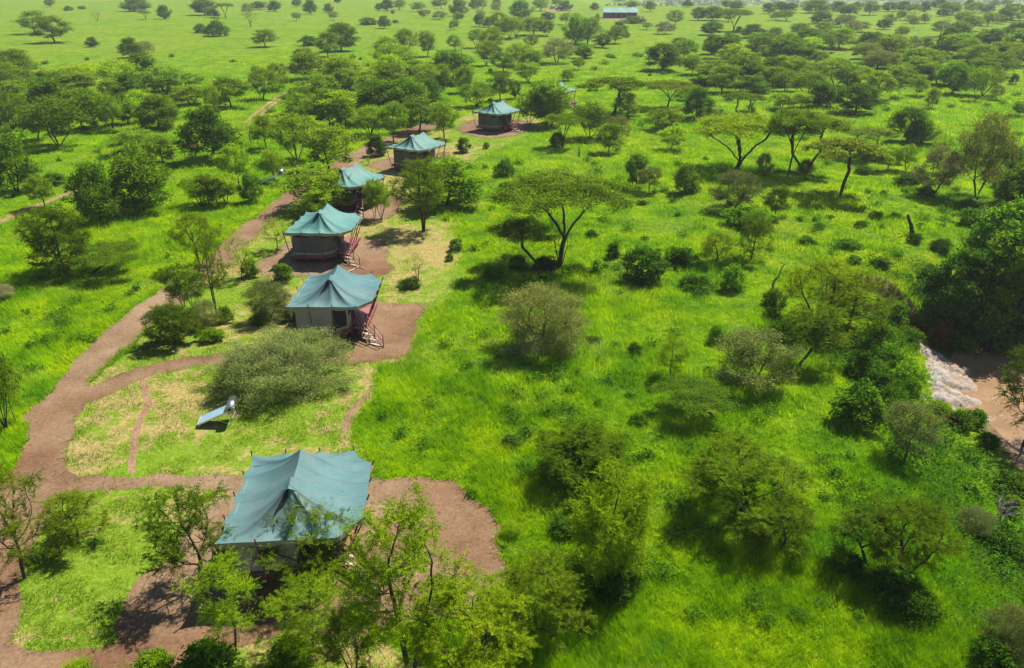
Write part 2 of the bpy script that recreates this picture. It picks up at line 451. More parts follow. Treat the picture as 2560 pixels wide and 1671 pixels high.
LAWN_PX = d2([(205, 905), (395, 722), (450, 682), (560, 582), (610, 532), (650, 492), (700, 457), (800, 400), (890, 352), (1010, 300), (1100, 262), (1230, 262), (1262, 292), (1235, 310), (1095, 375), (1040, 420), (955, 476), (1040, 515), (1064, 560), (1060, 690),
              (1004, 706), (985, 760), (955, 800), (945, 832), (880, 852), (868, 905), (800, 1010), (840, 1060), (875, 1104), (700, 1108), (560, 1116), (500, 1172), (432, 1252), (400, 1292), (330, 1352), (282, 1432), (268, 1477), (240, 1509), (130, 1514), (60, 1505), (38, 1485), (42, 1450), (64, 1330), (102, 1200), (142, 1100), (157, 1030), (182, 945)])
LAWN2_PX = d2([(120, 1600), (270, 1543), (450, 1527), (530, 1503), (650, 1489), (780, 1471), (900, 1490), (1000, 1560), (1000, 1640)])

def resample(P, step):
    P = np.asarray(P, float); out = []
    for a, b in zip(P, np.roll(P, -1, 0)):
        k = max(1, int(np.hypot(*(b - a)) / step))
        for i in range(k): out.append(a + (b - a) * i / k)
    return np.array(out)
def chaikin(P, it=2):
    P = np.asarray(P, float)
    for _ in range(it):
        Q = np.roll(P, -1, 0)
        P = np.stack([.78 * P + .22 * Q, .22 * P + .78 * Q], 1).reshape(-1, 2)
    return P
def inside(P, x, y):
    x = np.asarray(x); y = np.asarray(y); r = np.zeros(x.shape, bool)
    for (x0, y0), (x1, y1) in zip(P, np.roll(P, -1, 0)):
        c = (y0 > y) != (y1 > y)
        if y1 != y0: r ^= c & (x < (x1 - x0) * (y - y0) / (y1 - y0) + x0)
    return r
def ground_poly(px, wob=.42, step=.35):
    W = np.array([gplane(u, v, 0)[:2] for u, v in px])
    W = resample(chaikin(W, 2), step)
    nx, ny = vnoise(W[:, 0], W[:, 1], .7, 1) - .5, vnoise(W[:, 0], W[:, 1], .7, 4) - .5
    bx, by = vnoise(W[:, 0], W[:, 1], 2.5, 2) - .5, vnoise(W[:, 0], W[:, 1], 2.5, 5) - .5
    return W + np.stack([nx * 1.2 + bx * 1.4, ny * 1.2 + by * 1.4], 1) * wob
def sheet(name, P, z, mat):
    n = len(P)
    r = delaunay_2d_cdt([Vector(p) for p in P], [(i, (i + 1) % n) for i in range(n)], [], 1, 1e-5)
    V = [(v.x, v.y, z) for v in r[0]]
    me = bpy.data.meshes.new(name); me.from_pydata(V, [], [tuple(f) for f in r[2]]); me.update()
    o = link(name, me, None, mat); o['kind'] = 'structure'
    if len(me.polygons) and me.polygons[0].normal.z < 0: me.flip_normals()
    return o

ROAD = ground_poly(ROAD_PX)
LAWN = ground_poly(LAWN_PX, .5)
LAWN2 = ground_poly(LAWN2_PX, .3)
CLEARS = [(nm, mt, ground_poly(px, .5 if i < 7 else 1.0, .35 if i < 6 else 3)) for i, (nm, mt, px) in enumerate(CLEAR_PX)]
sheet('lawn', LAWN, .004, M['lawn'])
sheet('lawn', LAWN2, .005, M['lawn'])
DRY = ground_poly([(970, 556), (1060, 566), (1130, 550), (1160, 600), (1150, 700), (1100, 742), (1060, 757), (960, 750), (964, 690), (972, 600)], .8)
sheet('dry_lawn', DRY, .0065, M['dry'])
sheet('dirt_road', ROAD, .010, M['dirt'])
for i, (nm, mt, P) in enumerate(CLEARS): sheet(nm, P, .015 + .003 * i, M[mt])
# worn side path across the lawn and the two wheel ruts of the far road
def strip(name, pts, w, z, mat):
    P = np.array([gplane(u, v, 0)[:2] for u, v in pts]); 
    Q = [P[0]]
    for a, b in zip(P[:-1], P[1:]):
        k = max(1, int(np.hypot(*(b - a)) / 1.0))
        Q += [a + (b - a) * (i + 1) / k for i in range(k)]
    Q = np.array(Q); T = np.gradient(Q, axis=0); T /= np.linalg.norm(T, axis=1)[:, None] + 1e-9
    Nn = np.stack([-T[:, 1], T[:, 0]], 1)
    wa = w * (.6 + .8 * vnoise(Q[:, 0], Q[:, 1], 2.2, 7)); wb = w * (.6 + .8 * vnoise(Q[:, 0], Q[:, 1], 2.2, 9))
    A, B = Q + Nn * wa[:, None], Q - Nn * wb[:, None]
    k = len(Q); V = np.vstack([np.c_[A, np.full(k, z)], np.c_[B, np.full(k, z)]])
    F = np.array([(k + i, k + i + 1, i + 1, i) for i in range(k - 1)])
    o = link(name, np_mesh(name, V, [F]), None, mat); o['kind'] = 'structure'
    return Q, w
TRACKS = [strip('two_track_road', p, w_, .02, M['track']) for p, w_ in (
    ([(-60, 587), (0, 556), (60, 527), (120, 504), (195, 476)], .5),
    ([(470, 372), (490, 362)], .3),
    ([(618, 302), (634, 288), (662, 266), (690, 246), (714, 233)], .34), ([(640, 299), (655, 286), (680, 264), (700, 250), (720, 236)], .34),
    ([(760, 214), (780, 202), (800, 192)], .4))]
strip('footpath', d2([(330, 880), (345, 940), (318, 990), (310, 1040), (305, 1100)]), .22, .008, M['track'])
strip('footpath', d2([(870, 900), (835, 935), (815, 960), (800, 1000)]), .3, .0085, M['track'])

# ------------------------------------------------------------------ terrain
def graded(a, b, step, lo, hi, k):
    c = np.arange(a, b, step)
    up = b + np.cumsum(step * 1.0 * np.geomspace(1, 400, k)); up = b + (up - b) * (hi - b) / (up[-1] - b)
    dn = a - np.cumsum(step * 1.0 * np.geomspace(1, 400, k)); dn = a + (dn - a) * (lo - a) / (dn[-1] - a)
    return np.concatenate([dn[::-1], c, up])
xg = graded(-70, 75, .5, -4200, 4200, 70)
yg = graded(14, 125, .5, -45, 5200, 110)
YY, XX = np.meshgrid(yg, xg, indexing='ij')
ZZ = terrain(XX, YY)
nr, nc = XX.shape
idx = np.arange(nr * nc).reshape(nr, nc)
F = np.stack([idx[:-1, :-1], idx[:-1, 1:], idx[1:, 1:], idx[1:, :-1]], -1).reshape(-1, 4)
gm = np_mesh('ground', np.stack([XX, YY, ZZ], -1).reshape(-1, 3), [F], True)
rd = river_dist(XX, YY)
gy_, gx_ = np.gradient(ZZ, axis=0) / np.gradient(YY, axis=0), np.gradient(ZZ, axis=1) / np.gradient(XX, axis=1)
slope = np.hypot(gx_, gy_)
bare = np.clip(smooth(.6, .95, slope) + (1 - smooth(5.6, 6.6, np.abs(rd))), 0, 1) * (YY < 200)
a = gm.attributes.new('bare', 'FLOAT', 'POINT'); a.data.foreach_set('value', bare.ravel().astype(np.float32))
tag(link('ground', gm, None, M['ground']), kind='structure')

def ribbon(name, half, z, mat, x0=0):
    Q = []
    for a, b in zip(RIVER[:-1], RIVER[1:]):
        k = int(np.hypot(*(b - a)) / 1.0)
        Q += [a + (b - a) * i / k for i in range(k)]
    Q = np.array(Q + [RIVER[-1]])
    for _ in range(6): Q[1:-1] = (Q[:-2] + Q[1:-1] + Q[2:]) / 3
    T = np.gradient(Q, axis=0); T /= np.linalg.norm(T, axis=1)[:, None]
    Nn = np.stack([-T[:, 1], T[:, 0]], 1)
    L = np.linspace(-half, half, 14)
    V = np.concatenate([np.c_[Q + Nn * l, np.full(len(Q), z)] for l in L]); k = len(Q)
    F = np.array([(j * k + i, j * k + i + 1, (j + 1) * k + i + 1, (j + 1) * k + i) for j in range(len(L) - 1) for i in range(k - 1)])
    return tag(link(name, np_mesh(name, V, [F]), None, mat), kind='structure')
ribbon('river', 7.5, WATER_Z, M['water'])
# bedrock shelf beside the water
SHELF = [(2268, 858), (2300, 866), (2330, 874), (2362, 880), (2390, 893), (2425, 898), (2438, 912), (2436, 928), (2459, 958), (2448, 978), (2468, 994), (2476, 1016), (2497, 1041), (2512, 1063), (2492, 1072), (2470, 1045), (2424, 1026), (2378, 1026), (2336, 1016), (2282, 1020), (2270, 1000), (2300, 960), (2308, 916), (2290, 890)]
SP = resample(chaikin(np.array([gplane(u, v, -3.6)[:2] for u, v in SHELF]), 1), .25)
xs_ = np.arange(SP[:, 0].min(), SP[:, 0].max(), .16); ys_ = np.arange(SP[:, 1].min(), SP[:, 1].max(), .16)
gx, gy = np.meshgrid(xs_, ys_, indexing='ij'); ins = inside(SP, gx.ravel(), gy.ravel()).reshape(gx.shape)
dd = np.min(np.hypot(gx.ravel()[:, None] - SP[None, :, 0], gy.ravel()[:, None] - SP[None, :, 1]), 1).reshape(gx.shape)
ridge = np.abs(fbm(gx * .5 + gy * .35, gy - gx * .2, 1.6, 4) - .5) * 2
hz = np.maximum(terrain(gx, gy), -3.98) - .07 + .34 * smooth(0, 1.3, dd) + (.2 * (fbm(gx, gy, 2.2, 1) - .45) - .38 * smooth(.55, .95, 1 - ridge) * smooth(.4, .6, fbm(gx, gy, 1.5, 13)) + .25 * (vnoise(gx * .5 + gy, gy * 2.4 - gx, .5, 3) - .5)) * smooth(0, .9, dd)
hz = np.where(ins, hz, -5)
id2 = np.arange(gx.size).reshape(gx.shape); keep = ins[:-1, :-1] & ins[1:, :-1] & ins[1:, 1:] & ins[:-1, 1:]
Fq = np.stack([id2[:-1, :-1], id2[1:, :-1], id2[1:, 1:], id2[:-1, 1:]], -1)[keep]
tag(link('river_rock', np_mesh('river_rock', np.stack([gx, gy, hz], -1).reshape(-1, 3), [Fq], False), None, M['rock']), kind='structure')
for k, (u, v, s) in enumerate([(2480, 1000, .5), (2452, 945, .35), (2500, 1047, .6), (2520, 1045, .5), (2475, 1075, .3), (2535, 838, .8), (2550, 846, .7)]):
    p = gplane(u, v, WATER_Z); mb = MB()
    for q in range(5):
        c = p + np.array([rng.normal() * s * .8, rng.normal() * s * .4, 0]); w = s * rng.uniform(.06, .2)
        t = np.arange(9) * 2 * math.pi / 9; r = rng.uniform(.6, 1.2, 9)
        mb.add([(c[0] + w * 1.6 * r[i] * math.cos(t[i]), c[1] + w * .6 * r[i] * math.sin(t[i]), WATER_Z + .012) for i in range(9)] + [(c[0], c[1], WATER_Z + .05)], [(i, (i + 1) % 9, 9) for i in range(9)])
    tag(mb.build('river_foam', M['foam']), kind='structure')
# ------------------------------------------------------------------ trees: branches grown towards leaf pads
def pads_umbrella(r, R, H, n=13, thick=.055):
    out = []
    for i in range(n):
        q = R * math.sqrt((i + .5) / n) * .86; t = i * 2.39996 + r.uniform(-.35, .35)
        z = H * (.985 - .17 * (q / R) ** 2 - r.uniform(0, .05))
        out.append((q * math.cos(t), q * math.sin(t), z, R * r.uniform(.20, .32), H * thick * r.uniform(.7, 1.3)))
    return out
def pads_round(r, R, H, n=20, z0=.36, flat=.5, top=.62):
    out = []
    for i in range(n):
        u = (i + .5) / n
        z = z0 + (1 - z0) * u
        k = math.sqrt(max(.03, 1 - ((z - top) / (1 - top if z > top else (top - z0) * 1.25 + .01)) ** 2))
        q = R * k * r.uniform(.35, .92); t = i * 2.39996 + r.uniform(-.5, .5)
        rx = R * r.uniform(.20, .36)
        out.append((q * math.cos(t), q * math.sin(t), H * z * .94, rx, rx * flat * r.uniform(.6, 1.1)))
    return out
def grow(r, pads, roots, step, kill, per=26, drag=.25, limbs=()):
    A = []
    for (x, y, z, rx, rz) in pads:
        v = r.normal(size=(per, 3)); v /= np.linalg.norm(v, axis=1)[:, None]; v *= r.random((per, 1)) ** .4
        A.append(v * [rx, rx, rz] + [x, y, z])
    A = np.vstack(A); A = A[A[:, 2] > .12]
    P, par = [], []
    for chain in roots:
        for i, p in enumerate(chain):
            P.append(np.array(p, float)); par.append(-1 if i == 0 else len(P) - 2)
    top = len(P) - 1
    for L in limbs:
        a = P[top]; L = np.array(L); k = max(2, int(np.linalg.norm(L - a) / step))
        for i in range(1, k + 1):
            f = i / k; q = a + (L - a) * f; q = q + np.array([0, 0, .10 * np.linalg.norm(L - a) * math.sin(f * math.pi)]) + r.normal(size=3) * .03
            P.append(q); par.append(top if i == 1 else len(P) - 2)
    P0 = np.array(P)
    live = np.ones(len(A), bool)
    dm = np.linalg.norm(A[:, None] - P0[None], axis=2)
    # low trunk nodes do not sprout
    low = np.array([False] * len(P0)); c = 0
    for chain in roots:
        low[c:c + max(1, len(chain) - (0 if limbs else 2))] = True; c += len(chain)
    if limbs:
        zl = min(L[2] for L in limbs); low |= P0[:, 2] < zl - .35
    dm[:, low] += 4.0
    near = dm.argmin(1); nd = dm.min(1)
    for it in range(110):
        if not live.any(): break
        Parr = np.array(P)
        new, pr = [], []
        ii = np.where(live)[0]
        for b in np.unique(near[ii]):
            m = ii[near[ii] == b]
            d = A[m] - Parr[b]; d /= np.linalg.norm(d, axis=1)[:, None] + 1e-9
            v = d.sum(0); nv = np.linalg.norm(v)
            if nv < 1e-6: continue
            v = v / nv
            if par[b] >= 0:
                g = Parr[b] - Parr[par[b]]; v = v + drag * g / (np.linalg.norm(g) + 1e-9)
            v = v + r.normal(size=3) * .16
            v /= np.linalg.norm(v)
            new.append(Parr[b] + v * step); pr.append(int(b))
        if not new: break
        k0 = len(P); P += new; par += pr
        Nw = np.array(new)
        dn = np.linalg.norm(A[ii][:, None] - Nw[None], axis=2)
        j = dn.argmin(1); dj = dn.min(1); better = dj < nd[ii]
        near[ii[better]] = k0 + j[better]; nd[ii[better]] = dj[better]
        live[ii] = nd[ii] > kill
        if len(P) > 5200: break
    return np.array(P), np.array(par), A
def radii(P, par, rt, trunk_r, ex=1.95):
    n = len(P); w = np.zeros(n); ch = np.zeros(n, int)
    for i in range(n):
        if par[i] >= 0: ch[par[i]] += 1
    for i in range(n - 1, -1, -1):
        if ch[i] == 0: w[i] = 1.0
        if par[i] >= 0: w[par[i]] += w[i]
    rr = w ** (1 / ex); rr = rt + (trunk_r - rt) * (rr - 1) / (rr.max() - 1 + 1e-9)
    return rr, ch
def tubes(P, par, rr, minr=0.0):
    n = len(P); kids = [[] for _ in range(n)]
    for i in range(n):
        if par[i] >= 0: kids[par[i]].append(i)
    V, F3 = [], []; nv = 0
    stack = [(i, None) for i in range(n) if par[i] < 0]
    while stack:
        s, st = stack.pop()
        chain = [s] if st is None else [st, s]
        c = s
        while kids[c]:
            k = max(kids[c], key=lambda q: rr[q])
            for q in kids[c]:
                if q != k and rr[q] >= minr: stack.append((q, c))
            if rr[k] < minr: break
            chain.append(k); c = k
        if len(chain) < 2: continue
        m = 7 if rr[chain[-1 if len(chain) < 3 else 1]] > .07 else (5 if rr[chain[1]] > .03 else 3)
        pts = P[chain]; rad = rr[chain].copy()
        if st is not None: rad[0] = rad[1]
        T = np.gradient(pts, axis=0); T /= np.linalg.norm(T, axis=1)[:, None] + 1e-9
        u = np.cross(T, [.31, .17, .93]); bad = np.linalg.norm(u, axis=1) < .05
        u[bad] = np.cross(T[bad], [1, 0, 0]); u /= np.linalg.norm(u, axis=1)[:, None]
        w = np.cross(T, u)
        th = np.arange(m) * 2 * math.pi / m
        ring = pts[:, None] + rad[:, None, None] * (np.cos(th)[None, :, None] * u[:, None] + np.sin(th)[None, :, None] * w[:, None])
        k = len(chain); base = nv + np.arange(k - 1)[:, None] * m
        i0 = np.arange(m)[None]; i1 = (np.arange(m)[None] + 1) % m
        F3.append(np.stack([base + i0, base + i1, base + m + i1, base + m + i0], -1).reshape(-1, 4))
        V.append(ring.reshape(-1, 3)); nv += k * m
    return np.vstack(V), np.vstack(F3)
def leaf_mesh(name, C, Adir, L, W, r, flat=.6):
    """one small quad per leaf (a kite), centre C, long axis Adir"""
    n = len(C)
    Adir = Adir / (np.linalg.norm(Adir, axis=1)[:, None] + 1e-9)
    up = r.normal(size=(n, 3)) * (1 - flat) + np.array([0, 0, flat])
    B = np.cross(Adir, up); B /= np.linalg.norm(B, axis=1)[:, None] + 1e-9
    l = (L * r.uniform(.65, 1.3, n))[:, None] / 2; w = (W * r.uniform(.7, 1.3, n))[:, None] / 2
    V = np.stack([C - Adir * l, C + B * w - Adir * l * .1, C + Adir * l, C - B * w - Adir * l * .1], 1).reshape(-1, 3)
    F = np.arange(4 * n).reshape(n, 4)
    me = np_mesh(name, V, [F])
    a = me.attributes.new('tone', 'FLOAT', 'POINT')
    a.data.foreach_set('value', np.repeat(r.random(n), 4).astype(np.float32))
    me.materials.append(M['crown'])
    return me
PROTO = {}
def proto(key, seed, R, H, kind, leaves, L, W, trunk_r, stems=1, trunk_h=.3, spread=.5, lean=(0, 0), npads=None, step=.27, kill=.34, per=26, spray=False, bark='bark', z0=.36, flat=.5, sigma=.2, rt=.006, leaf_flat=.6, top=.62, minr=0.0, skipleaf=0.0, limbs=()):
    r = np.random.default_rng(seed)
    pads = pads_umbrella(r, R, H, npads or 13) if kind == 'u' else pads_round(r, R, H, npads or 20, z0, flat, top)
    pads = [(x + lean[0], y + lean[1], z, a, b) for x, y, z, a, b in pads]
    roots = []
    for s in range(stems):
        t = 2 * math.pi * s / stems + r.uniform(-.5, .5); th = trunk_h * H * r.uniform(.8, 1.15)
        e = np.array([math.cos(t), math.sin(t)]) * (spread * R if stems > 1 else .06 * H) * r.uniform(.5, 1) + np.array(lean) * .75
        k = max(3, int(th / step)); b = np.array([math.cos(t), math.sin(t)]) * (.10 if stems > 1 else 0)
        ch = []
        for i in range(k + 1):
            f = i / k
            wob = np.array([math.sin(f * 5 + s + seed), math.cos(f * 4 + 2 * s + seed)]) * .05 * H * .2 * f
            ch.append((*(b + e * f ** (1.4 if stems > 1 else 1.1) + wob), -.15 + (th + .15) * f))
        roots.append(ch)
    P, par, A = grow(r, pads, roots, step, kill, per, limbs=limbs)
    rr, chn = radii(P, par, rt, trunk_r)
    Vt, Ft = tubes(P, par, rr, minr)
    tm = np_mesh(key + '_trunk', Vt, [Ft], True); tm.materials.append(M[bark])
    d = P - P[np.maximum(par, 0)]
    thin = np.where((rr < rt + (trunk_r - rt) * .16) & (P[:, 2] > z0 * H * .6))[0]
    if skipleaf: thin = thin[r.random(len(thin)) > skipleaf]
    src = thin[r.integers(0, len(thin), leaves)]
    if spray:
        k = 9; ns = max(1, leaves // (2 * k)); src = thin[r.integers(0, len(thin), ns)]
        dirs = d[src] / (np.linalg.norm(d[src], axis=1)[:, None] + 1e-9) * .7 + r.normal(size=(ns, 3)) * [.75, .75, .4] + [0, 0, .12]
        dirs /= np.linalg.norm(dirs, axis=1)[:, None]
        ln = r.uniform(.28, .75, ns)
        f = (np.arange(k) + .7) / k
        base = P[src][:, None] + dirs[:, None] * (ln[:, None] * f[None])[..., None] - np.array([0, 0, .16]) * (f[None] ** 2 * ln[:, None])[..., None]
        side = np.cross(dirs, [0, 0, 1]); side /= np.linalg.norm(side, axis=1)[:, None] + 1e-9
        C, D = [], []
        for s in (-1, 1):
            a = side * s + dirs * .45
            C.append((base + a[:, None] * L * .45).reshape(-1, 3)); D.append(np.repeat(a, k, 0))
        C, D = np.vstack(C), np.vstack(D) + r.normal(size=(2 * ns * k, 3)) * .25
    else:
        C = P[src] + r.normal(size=(leaves, 3)) * [sigma, sigma, sigma * .55] + d[src] * r.uniform(0, 1, (leaves, 1))
        D = d[src] / step + r.normal(size=(leaves, 3)) * [.8, .8, .45]
    C[:, 2] = np.maximum(C[:, 2], .03)
    cm = leaf_mesh(key + '_crown', C, D, L, W, r, leaf_flat)
    w = np.percentile(C[:, 0], 98.5) - np.percentile(C[:, 0], 1.5); h = np.percentile(C[:, 2], 99.3)
    PROTO.setdefault(key[0], []).append(dict(trunk=tm, crown=cm, w=w, h=h, cx=float(np.median(C[:, 0]))))

# u: flat umbrella acacias   r: rounded acacias   m: many-stemmed acacias   d: dense dark trees   g: grey thorn trees
# b: bushes   y: young feathery acacias   h: near acacias with fine leaves   l: leaning acacias   x: nearly bare   k: grey thorn shrub
proto('u1', 1, 4.6, 8.2, 'u', 21000, .20, .085, .15, 1, .38, npads=22, per=20, z0=.6, rt=.008, sigma=.26, limbs=[(-1.5, .3, 6.0), (1.9, -.3, 5.9), (.2, 1.4, 6.3)])
proto('u2', 2, 4.0, 7.5, 'u', 10800, 0.290, 0.123, .14, 2, .36, .5, npads=16, per=22, z0=.6, rt=.008, sigma=.26)
proto('u3', 3, 3.4, 7.0, 'u', 8640, 0.290, 0.123, .14, 1, .54, npads=13, per=22, z0=.6, rt=.008, sigma=.26)
proto('u4', 4, 4.4, 7.6, 'u', 20000, .21, .09, .20, 1, .20, npads=22, per=20, z0=.5, rt=.008, sigma=.3, limbs=[(-2.2, .2, 4.9), (2.0, -.5, 4.8), (.3, 1.6, 5.2), (-.6, -1.2, 5.2)])
proto('r1', 11, 2.9, 6.2, 'r', 6324, 0.288, 0.136, .12, 1, .22, npads=26, per=16, z0=.26, flat=0.72, sigma=.28)
proto('r2', 12, 3.1, 6.0, 'r', 6324, 0.288, 0.136, .11, 2, .22, .25, npads=28, per=16, z0=.27, flat=0.72, sigma=.28)
proto('r3', 13, 2.6, 6.4, 'r', 5533, 0.288, 0.136, .11, 1, .26, npads=23, per=16, z0=.28, flat=0.65, sigma=.28)
proto('r4', 14, 3.2, 5.6, 'r', 6060, 0.288, 0.136, .12, 1, .26, npads=23, per=16, z0=.38, flat=0.59, top=.7, sigma=.26)
proto('r5', 15, 2.4, 6.6, 'r', 5533, 0.288, 0.136, .10, 1, .28, npads=26, per=16, z0=.28, flat=0.78, sigma=.28)
proto('m1', 21, 3.0, 6.2, 'r', 5797, 0.272, 0.120, .075, 4, .32, .36, npads=24, per=16, z0=.38, flat=0.65, top=.7, sigma=.28)
proto('m2', 22, 2.8, 6.0, 'r', 5270, 0.272, 0.120, .075, 3, .30, .34, npads=22, per=16, z0=.36, flat=0.65, top=.66, sigma=.28)
proto('m3', 23, 3.3, 5.8, 'r', 6324, 0.272, 0.120, .08, 5, .32, .4, npads=26, per=16, z0=.4, flat=0.62, top=.7, sigma=.28)
proto('d1', 31, 2.7, 5.8, 'r', 8959, 0.264, 0.139, .14, 1, .18, npads=32, per=15, z0=.17, flat=0.85, top=.52, sigma=.26)
proto('d2', 32, 2.5, 6.2, 'r', 8432, 0.264, 0.139, .13, 1, .2, npads=30, per=15, z0=.2, flat=0.85, top=.55, sigma=.26)
proto('d3', 33, 3.1, 5.4, 'r', 9486, 0.264, 0.139, .13, 2, .16, .25, npads=32, per=15, z0=.14, flat=0.85, top=.48, sigma=.26)
proto('g1', 41, 2.9, 5.2, 'r', 12000, 0.196, 0.070, .09, 2, .2, .3, npads=28, per=22, z0=.24, flat=.55, bark='bark', top=.62, sigma=.24)
proto('g2', 42, 2.6, 5.4, 'r', 9600, 0.196, 0.070, .10, 1, .28, npads=22, per=22, z0=.36, flat=.42, bark='bark', top=.74, sigma=.24)
proto('b1', 51, 1.5, 1.9, 'r', 3639, 0.203, 0.108, .035, 5, .2, .5, npads=22, per=12, z0=.05, step=.2, kill=.25, flat=.8, top=.4, sigma=.17)
proto('b2', 52, 1.3, 2.1, 'r', 3639, 0.203, 0.108, .035, 4, .2, .5, npads=20, per=12, z0=.06, step=.2, kill=.25, flat=.8, top=.45, sigma=.17)
proto('b3', 53, 1.8, 1.7, 'r', 3919, 0.203, 0.101, .035, 6, .2, .5, npads=26, per=12, z0=.05, step=.2, kill=.25, flat=.7, top=.4, sigma=.18)
proto('t1', 55, 3.6, 6.4, 'r', 13000, .34, .16, .16, 3, .2, .3, npads=36, per=14, z0=.05, step=.3, kill=.4, flat=.75, top=.45, sigma=.3)
proto('t2', 56, 3.2, 7.2, 'r', 13000, .34, .16, .16, 2, .2, .3, npads=36, per=14, z0=.04, step=.3, kill=.4, flat=.8, top=.5, sigma=.3)
proto('y1', 61, 1.5, 4.4, 'r', 14000, .085, .028, .05, 1, .26, npads=22, per=10, spray=True, z0=.28, step=.2, kill=.3, flat=.5, top=.5, leaf_flat=.75)
proto('y2', 62, 1.8, 4.0, 'r', 15000, .085, .028, .05, 1, .22, npads=24, per=10, spray=True, z0=.24, step=.2, kill=.3, flat=.5, top=.5, leaf_flat=.75)
proto('y3', 63, 2.2, 5.2, 'r', 18000, .085, .03, .065, 1, .3, npads=26, per=10, spray=True, z0=.28, step=.2, kill=.3, flat=.45, top=.6, leaf_flat=.75)
proto('h1', 71, 2.5, 6.4, 'r', 34000, .09, .036, .11, 2, .34, .22, npads=30, per=16, spray=True, z0=.4, flat=.55, top=.68, leaf_flat=.6)
proto('h2', 72, 2.7, 5.4, 'r', 32000, .09, .036, .11, 1, .26, npads=28, per=16, spray=True, z0=.28, flat=.55, top=.6, leaf_flat=.65)
proto('h3', 73, 2.4, 5.0, 'r', 30000, .09, .036, .10, 1, .22, npads=30, per=16, spray=True, z0=.18, flat=.55, top=.5, leaf_flat=.6)
proto('h4', 74, 3.0, 5.6, 'r', 32000, .10, .038, .09, 3, .28, .3, npads=28, per=16, spray=True, z0=.38, flat=.42, top=.72, leaf_flat=.7)
proto('h5', 75, 2.6, 5.2, 'r', 64000, .095, .042, .11, 1, .2, npads=38, per=16, spray=True, z0=.14, flat=.7, top=.52, leaf_flat=.5)
proto('l1', 81, 2.3, 3.8, 'u', 16000, .13, .055, .11, 1, .56, lean=(1.7, 0), npads=15, per=20, z0=.5, rt=.008, sigma=.24)
proto('l2', 82, 2.6, 5.2, 'r', 18000, .12, .05, .11, 1, .36, lean=(1.2, 0), npads=22, per=16, spray=True, z0=.36, flat=.45, top=.66)
proto('x1', 91, 1.7, 4.2, 'r', 1400, .13, .05, .07, 1, .3, npads=12, per=20, z0=.35, bark='greybark')
proto('x2', 92, 1.5, 3.4, 'r', 1200, .13, .05, .06, 2, .3, .3, npads=10, per=20, z0=.3, bark='bark')
proto('k1', 95, 4.6, 4.3, 'r', 60000, .18, .04, .08, 6, .16, .3, npads=64, per=14, z0=.08, bark='bark', flat=.55, top=.42, sigma=.26, leaf_flat=.4, minr=.009)
proto('k2', 96, 2.3, 4.6, 'r', 30000, .15, .036, .06, 5, .18, .3, npads=40, per=14, z0=.06, bark='bark', flat=.8, top=.48, sigma=.24, leaf_flat=.3, minr=.008)

COLR = dict(u=(.122, .205, .016), r=(.148, .252, .016), m=(.152, .260, .017), d=(.092, .185, .013), g=(.145, .19, .058), b=(.075, .170, .011), t=(.080, .175, .019), y=(.165, .265, .008), h=(.112, .182, .008), l=(.095, .172, .012), x=(.15, .16, .07), k=(.185, .225, .075))
TWEAK = {'': (1, 1, 1), '+': (1.5, 1.4, .8), '-': (.68, .72, .78), 'o': (1.12, 1.0, 1.7), 'y': (2.0, 1.45, .7), 'p': (1.6, 1.15, 2.0), 'n': (2.3, .68, 3.4)}
NAMEK = dict(u='umbrella_acacia', r='acacia_tree', m='acacia_tree', d='dark_tree', g='thorn_tree', b='bush', t='riverside_tree', y='young_acacia', h='acacia_tree', l='leaning_acacia', x='bare_tree', k='thorn_shrub')
CATK = dict(u='tree', r='tree', m='tree', d='tree', g='tree', b='bush', t='tree', y='tree', h='tree', l='tree', x='tree', k='shrub')
def place(kind, u, v, vtop, wpx, tweak='', var=None, flip=False, cx=None, rz=None):
    """a tree whose foot stands on the ground at (u, v) of the photograph; real size from the distance there"""
    b = gp(u, v)
    dep = b[1] * math.cos(PITCH) - (b[2] - CAM_H) * math.sin(PITCH)
    w = (1.06 if kind in 'rmdu' else .98) * wpx * dep / F_PX
    # height: where the line of sight to the crown's top passes over the foot
    d = ray(u, vtop); t = b[1] / d[1]; zt = CAM_H + d[2] * t
    slope_ = -d[2] / math.hypot(d[0], d[1])
    h = max(.35, zt - b[2] - (.34 if kind == 'k' else .2) * w * max(0, slope_))
    ps = PROTO[kind]
    if v < 330: w *= 1.06 if u > 1650 else .95
    i = rng.integers(len(ps)) if var is None else var
    p = ps[i]
    sx = w / p['w']; sz = h / p['h']
    sx = min(max(sx, .45 * sz), 2.2 * sz)
    e = empty(NAMEK[kind], b, 0)
    lean = kind == 'l'
    e.rotation_euler = (0, 0, (math.pi if flip else 0) + (0 if lean or (kind == 'u' and var is not None) else (rng.uniform(0, 6.28) if rz is None else rz)))
    e.scale = (sx, sx, sz)
    tk = TWEAK[tweak]; c = np.array(COLR[kind]) * tk
    j = max(-.03, rng.normal(.02, .06)); c = c * (1 + rng.normal(0, .12)) * [1 + j, 1, 1 - j]
    if v < 330: c = .35 * c + .65 * c * max(1.0, .205 / max(c[1], .05)) ** .8
    c = np.clip(c, .004, .9)
    tr = link('trunk', p['trunk'], e); cr = link('crown', p['crown'], e)
    cr.color = (*c, 1)
    return e, w, h
